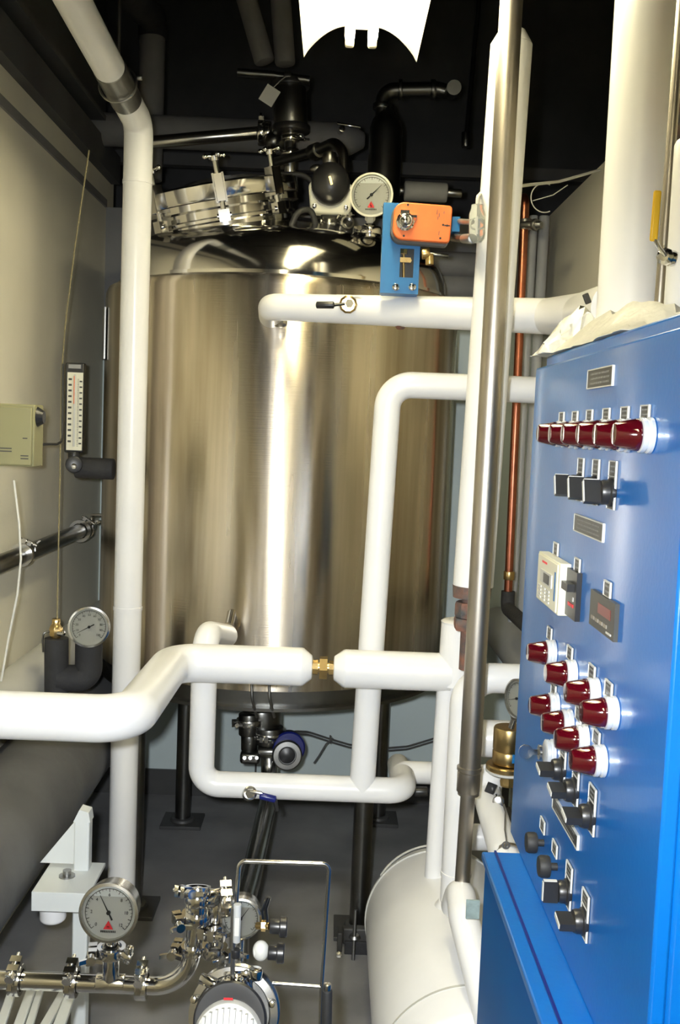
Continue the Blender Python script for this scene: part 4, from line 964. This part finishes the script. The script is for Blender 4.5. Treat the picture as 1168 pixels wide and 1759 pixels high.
part('screw',MB().lathe(P(127,801,d-.031),(0,-1,0),[(0,0),(.009,0),(.008,.003),(0,.004)],16),'chrome',th_)
part('foam_arm',MB().rcyl(P(130,803,d+.03),P(196,806,3.18),.033,.004),'foam',th_,'black foam sleeve')
# black foam bend, valve and dial thermometer
fb=thing('foam_pipe_bend','black foam-covered pipe bend with a brass valve on its left leg','pipe',P(110,1185,2.95))
part('foam',MB().tube([P(97,1205,2.90),P(97,1096,2.90)],.034,n=24).tube([P(97,1165,2.90),P(152,1165,2.92),P(153,1085,2.92)],.039,bend=.03,n=24),'foam',fb)
part('brass_valve',MB().rcyl(P(96,1096,2.90),P(96,1078,2.90),.014,.002).lathe(P(96,1092,2.90),Z_,[(0,0),(.018,0),(.02,.01),(.02,.02),(.016,.03),(.012,.035),(.012,.05),(0,.05)],8),'brass',fb)
part('valve_wire',MB().tube([P(88,1085,2.89),P(75,1086,2.88),P(73,1100,2.88),P(74,1120,2.88)],.003,bend=.01,n=8),'dark_steel',fb)
part('small_handle',MB().rcyl(P(100,1088,2.88),P(110,1088,2.87),.007,.001),'chrome',fb)
gt=thing('dial_gauge','round white dial with numbers zero to one hundred left of the left riser','gauge',P(153,1120,2.85))
gauge('','',P(153,1077,2.80),(.16,-1,.06),Z_,.056,208,parent=gt,rim='chrome',nums=['0','10','20','30','40','50','60','70','80','90','100'],stem=P(154,1110,2.90),arc=(222,-42),depth=.03)
cw=MB(); cw.tube([P(153,258,3.0),P(128,430,3.02),P(112,560,3.05),P(106,640,3.08),P(104,760,3.1),P(98,1070,2.9)],.0022,n=8)
solo('capillary_line',cw,'brown','thin brownish wire running down the left wall to the brass valve','wire',loc=P(98,1070,2.9))
solo('gauge_wire',MB().tube([P(56,763,2.7),P(98,763,2.95),P(107,758,3.0),P(108,625,3.05)],.0035,bend=.03,n=8),'rubber','black cord from the grey wall box to the thermometer','cord',loc=P(98,763,2.9))
solo('hanging_wire',MB().tube([P(24,825,2.6),P(33,900,2.6),P(36,960,2.6),P(30,1020,2.6),P(14,1100,2.6),P(2,1170,2.6)],.0028,bend=.1,n=8),'cable','thin white cord hanging in a curve below the grey wall box','cord',loc=P(2,1170,2.6))
# wall box
wx=thing('wall_box','flat olive-beige instrument box at the left edge with a small side knob','box',P(20,800,2.62))
q0=P(-70,745,2.62); q1=P(59,745,2.62)
top=P(30,694,2.62).z; bot=P(30,801,2.62).z
part('body',MB().box(((q0.x+q1.x)/2,2.66,(top+bot)/2),(q1.x-q0.x,.08,top-bot)),'beige',wx,bevel=.003)
part('cover',MB().box(((q0.x+q1.x)/2-.002,2.615,(top+bot)/2-.002),(q1.x-q0.x-.004,.012,top-bot-.010)),'beige',wx,bevel=.003)
kb=part('side_knob',MB().lathe((q1.x,2.65,P(60,716,2.62).z),X_,[(0,0),(.026,0),(.016,.016),(0,.017)],16),'black',wx)
mk=MB(); 
for x,y,w_ in ((10,770,.03),(10,775,.03),(42,783,.02),(42,788,.02)): mk.box(P(x,y,2.609),(w_,.001,.003))
mk.box(P(43,753,2.609),(.012,.001,.003)); part('small_print',mk,'plate',wx,kind='stuff')

# ================================================================== WHITE STAND, LOWER LEFT
ws=thing('white_stand','white painted steel stand with a shelf bracket at lower left','stand',P(135,1700,2.3)); 
d=2.35; xs=P(142,1480,d).x; zt_=P(145,1405,d).z
part('post',MB().box((xs,d,zt_/2),(.036,.036,zt_)),'whitepaint',ws,bevel=.004)
part('cap',MB().prism([(-.02,-.004),(.02,-.004),(.016,.020),(-.006,.026)],(xs,d-.018,zt_),X_,Z_,Y_,.036),'whitepaint',ws)
s0=P(70,1530,d-.06); s1=P(166,1530,d-.06); zs=P(120,1490,d-.02).z
part('shelf',MB().box(((s0.x+s1.x)/2,d-.05,zs-.012),(s1.x-s0.x,.16,.008)),'whitepaint',ws,bevel=.001)
part('shelf_lip',MB().box(((s0.x+s1.x)/2,d-.132,zs-.03),(s1.x-s0.x,.006,.045)),'whitepaint',ws,bevel=.001)
part('gusset',MB().prism([(0,0),(0,.11),(-.085,0)],(xs-.016,d,zs),X_,Z_,Y_,.006),'whitepaint',ws)
part('bolt',MB().lathe(P(115,1503,d-.05),Z_,[(0,-.004),(.019,-.004),(.019,0),(.010,.001),(.010,.012),(0,.012)],12),'frame_steel',ws)
part('rounded_foot',MB().tube([P(91,1540,d-.02),P(91,1575,d-.02)],.031,n=28,dome=True),'white',ws,'round white pipe end under the shelf')
# slatted white rack at the bottom left corner
rk=thing('white_rack','white bar rack in the bottom left corner under the stainless pipe','rack',P(30,1759,1.75))
for i,(x0,y0,x1,y1,w_) in enumerate(((-8,1790,22,1700,.017),(22,1790,52,1706,.018),(42,1790,66,1712,.014),(62,1790,100,1722,.018),(88,1800,118,1718,.022))):
    a=P(x0,y0,1.66);b_=P(x1,y1,1.95); dd=(b_-a).normalized(); ss=dd.cross(Z_).normalized()
    part('bar',MB().box((a+b_)/2,(w_,(b_-a).length*1.6,.010),(ss,dd,ss.cross(dd))),'whitepaint',rk,bevel=.002)
a=P(-20,1766,1.72);b_=P(125,1772,1.72); part('cross_bar',MB().box((a+b_)/2-Z_*.012,((b_-a).length,.02,.012)),'whitepaint',rk)

# ================================================================== PUMP SKID, FOREGROUND
d=1.62; rS=.0148
sk_=thing('sanitary_pipe','polished stainless pipe with clamps and a bend, lying along the bottom left','pipe',P(190,1700,d))
p0=P(-60,1680,d);p1=P(322,1706,d);p1.z=p0.z-.002; p2=P(333,1585,d-.02)
part('tube',MB().tube([p0,p1,Vector((p1.x+.012,d,p2.z))],rS,bend=.062,n=28,seg=16),'chrome',sk_)
for x,y in ((28,1684),(124,1691),(244,1699)):
    q=P(x,y,d); q.z=p0.z; part('tri_clamp',clamp(MB(),q,X_,.0255,(0,-.35,1),.009),'chrome',sk_)
tx_=P(190,1695,d); part('tee',MB().rcyl((tx_.x,d,p0.z),(tx_.x,d,p0.z+.052),.0140,.002).rcyl((tx_.x-.024,d,p0.z),(tx_.x+.024,d,p0.z),.0155,.002),'chrome',sk_)
g1=thing('pressure_gauge','largest dial gauge with a red triangle, standing on the stainless pipe at lower left','gauge',P(190,1640,d))
gauge('','',P(187,1567,d-.012),(-.02,-1,.10),Z_,.0475,118,parent=g1,rim='steel',redlogo=True,depth=.042,nums=['0','2','4','6','8','10','12'],arc=(225,-45))
gc=P(191,1640,d); gc.x=tx_.x
part('tri_clamp',clamp(MB(),Vector((tx_.x,d,p0.z+.056)),Z_,.024,(-1,-.2,0),.008).rcyl((tx_.x,d,p0.z+.05),(tx_.x,d,p0.z+.082),.009,.001),'chrome',g1)
part('wing_nut',MB().rcyl((tx_.x+.02,d-.012,p0.z+.058),(tx_.x+.037,d-.016,p0.z+.054),.0085,.002).rcyl((tx_.x+.028,d-.014,p0.z+.045),(tx_.x+.034,d-.016,p0.z+.072),.006,.001),'chrome',g1); part('wing_nut',MB().rcyl((tx_.x-.03,d-.012,p0.z+.062),(tx_.x-.036,d-.016,p0.z+.038),.006,.001),'chrome',g1)
# valve cluster
vc=thing('valve_cluster','cluster of polished stainless clamps and wing nuts at the top of the pipe bend','valve',P(335,1650,d))
q=Vector((p1.x+.012,d,p2.z))
part('body',MB().rcyl(q-Z_*.005,q+Z_*.03,.019,.003).rcyl(q+Vector((0,0,.028)),q+Vector((.045,.02,.026)),.016,.002).sphere(q+Z_*.03,.021,20,12).rcyl(q+Vector((.03,.01,-.05)),q+Vector((.03,.01,.03)),.012,.002),'chrome',vc)
clampset(vc,'chrome',(q,Z_,.026,(-1,-.4,0),.008),(q+Z_*.045,(0,.3,1),.022,(-.7,-.5,.3),.007),(q+Vector((.045,.0,.026)),(1,.2,0),.024,(0,-.5,1),.008),(q+Vector((.03,.01,-.02)),Z_,.022,(-.4,-1,0),.008),(q+Vector((.03,.01,-.062)),Z_,.022,(.8,-1,0),.008),(q+Vector((-.005,0,-.055)),(0,0,1),.021,(-1,.1,.2),.007))
# pump head
pm=thing('pump_head','round stainless pump head with black ring and white ribbed cover at the bottom edge','pump',P(400,1800,1.5))
ax=Vector((-.03,-.93,.36)).normalized()
pc=P(401,1742,1.56)
part('housing',MB().lathe(pc+ax*-.05,ax,[(0,0),(.062,0),(.072,.01),(.073,.030),(.066,.036),(.066,.045),(.071,.047),(.071,.058),(.060,.061),(.057,.052),(0,.05)],64),'steel',pm)
part('black_ring',MB().lathe(pc+ax*.050,ax,[(.030,0),(.056,0),(.057,.002),(.054,.005),(.048,.005),(.030,.004)],56),'black',pm)
cq=P(392,1782,1.50)
cvr=MB(); cvr.lathe(cq-ax*.045,ax,[(0,0),(.052,0),(.054,.006),(.054,.045),(.050,.056),(.040,.062),(0,.064)],48)
part('cover',cvr,'cover',pm,'pale ribbed cover')
u,v,w=basis(ax); rb_=MB()
for k in range(11):
    x=(k-5)*.0092; hl=math.sqrt(max(.051**2-x*x,0)); 
    if hl>.01: rb_.box(cq+u*x+ax*.0195,(.0036,hl*1.75,.012),(u,v,w))
part('rib',rb_,'cover',pm,kind='stuff')
br2=MB()
for an in (20,75,130,160,-20,200): 
    q=pc+ax*.012+(u*math.cos(math.radians(an))+v*math.sin(math.radians(an)))*.066; br2.rcyl(q,q+ax*.02,.0055,.001,12)
part('bolt',br2,'chrome',pm)
part('lantern',MB().rcyl(P(404,1712,1.55),P(403,1690,1.57),.030,.004,32).rcyl(P(404,1692,1.57),P(404,1668,1.58),.019,.003,28),'chrome',pm)
part('side_lug',MB().rcyl(P(372,1692,1.55),P(345,1680,1.56),.009,.002),'chrome',pm)
part('side_lug',MB().rcyl(P(438,1680,1.55),P(440,1664,1.55),.011,.002),'chrome',pm)
part('red_mark',MB().box(P(392,1716,1.49),(.014,.001,.003)),'red',pm)
# second gauge with isolating fittings
g2=thing('pressure_gauge','smaller dial gauge partly behind a steel rod, above the pump head','gauge',P(413,1650,1.63))
gauge('','',P(414,1577,1.62),(.02,-1,.06),Z_,.0335,55,parent=g2,rim='steel',depth=.035,stem=P(412,1650,1.63),liquid=True)
sgz=thing('level_tube','slim grey sight tube with a steel rod in front of the smaller gauge','rod',P(400,1690,1.57))
part('rod',MB().tube([P(399,1715,1.555),P(400,1560,1.555)],.0035,n=12),'frame_steel',sgz)
part('tube',MB().rcyl(P(406,1618,1.555),P(408,1553,1.555),.0062,.001),'grey_jacket',sgz); part('sight_window',MB().box(P(407,1592,1.5475),(.007,.002,.03)),'print',sgz); part('black_joint',MB().rcyl(P(405,1645,1.555),P(405,1630,1.555),.0075,.002),'black',sgz)
# rod frame handle
rh=thing('bent_rod_stand','bent thin stainless rod frame standing behind the pump','frame',P(553,1759,1.6))
part('rod',MB().tube([P(400,1665,1.60),P(403,1590,1.60),P(411,1479,1.60),P(566,1484,1.60),P(552,1700,1.60),P(548,1830,1.60)],.0036,bend=.012,n=14),'steel',rh)
part('cross_rod',MB().cyl(P(468,1689,1.6),P(551,1695,1.6),.0032,n=12),'steel',rh)
part('hose_end',MB().rcyl(P(562,1700,1.6),P(560,1850,1.6),.0085,.002),'rubber',rh); part('collar',MB().rcyl(P(562,1706,1.6),P(562,1690,1.6),.0065,.001),'steel',rh)
# black knobs
for (x,y,dx,lb) in ((463,1591,0,'upper black ribbed knob right of the smaller gauge'),(460,1636,-2,'lower black ribbed knob beside a pale round valve body')):
    kt=thing('needle_valve',lb,'valve',P(x,y+12,1.6),'needle valves with black knobs')
    a=P(x,y,1.6);b_=P(x+30+dx,y+2,1.6); 
    part('knob',MB().rcyl(a,b_,.0118,.002).lathe(P(x+17+dx,y+1,1.6),X_,[(0,0),(.0148,0),(.0165,.002),(.0165,.011),(.0148,.013),(0,.013)],12),'black',kt)
    part('spindle',MB().rcyl(P(x-22,y-1,1.61),a,.006,.001).lathe(P(x-14,y-1,1.605),X_,[(0,0),(.009,0),(.009,.007),(0,.007)],6),'brass',kt)
    if y>1600: part('valve_body',MB().sphere(P(448,1633,1.6),.0135,20,12,(1,.9,1.25)).rcyl(P(436,1634,1.6),P(448,1634,1.6),.009,.001),'print',kt,'pale round body')
ck=MB(); ck.tube([P(459,1585,1.64),P(457,1560,1.64),P(463,1541,1.64)],.003,n=8); ck.tube([P(452,1585,1.64),P(450,1565,1.64),P(459,1541,1.64)],.003,n=8)
solo('spring_clip',ck,'dark_steel','small dark spring clip right of the smaller gauge','clip',loc=P(457,1585,1.64))
# big clamp foot of the front leg
cf=thing('pipe_foot_clamp','dark steel clamp bracket round the foot of the front tank leg','bracket',P(612,1658,2.93))
part('bracket',MB().box(P(622,1606,3.04),(.12,.03,.05)).box(P(583,1626,3.02),(.016,.05,.11)),'base',cf,bevel=.004)
part('plate',MB().box(P(615,1640,2.99),(.085,.012,.085)),'foam',cf,bevel=.003)
part('threaded_rod',MB().cyl(P(606,1660,2.95),P(611,1563,2.98),.0055,n=12),'frame_steel',cf)
part('washer',MB().lathe(P(609,1610,2.97),Z_,[(0,0),(.018,0),(.014,.008),(0,.009)],16),'frame_steel',cf)
part('bolt',MB().rcyl(P(582,1645,2.99),P(582,1640,2.97),.010,.002),'frame_steel',cf); part('red_cap',MB().box(P(602,1661,2.93),(.016,.008,.006)),'red',cf,'small red cap')
# cables under the tank
for o_,lb in ((0,'upper of two thin dark cables sagging behind the outlet valve'),(8,'lower of two thin dark cables sagging behind the outlet valve')):
    solo('sagging_cable',MB().tube([P(x,y+o_*(.6 if x>500 else .2),dd) for x,y,dd in ((494,1262,3.6),(508,1256,3.8),(530,1257,3.9),(563,1268,3.95),(600,1279,4.0),(650,1286,4.05),(700,1282,4.1),(760,1264,4.15),(800,1250,4.15))],.0035,bend=.1,n=8),'gcable',lb,'cable',loc=P(563,1270,3.95))
solo('cable_tie',MB().tube([P(572,1268,3.93),P(560,1278,3.93),P(548,1298,3.93),P(539,1311,3.93)],.003,n=8).torus(P(567,1270,3.93),X_,.014,.003,16,6),'gcable','dark cable tie with a long tail round the two sagging cables','tie',loc=P(567,1270,3.93))
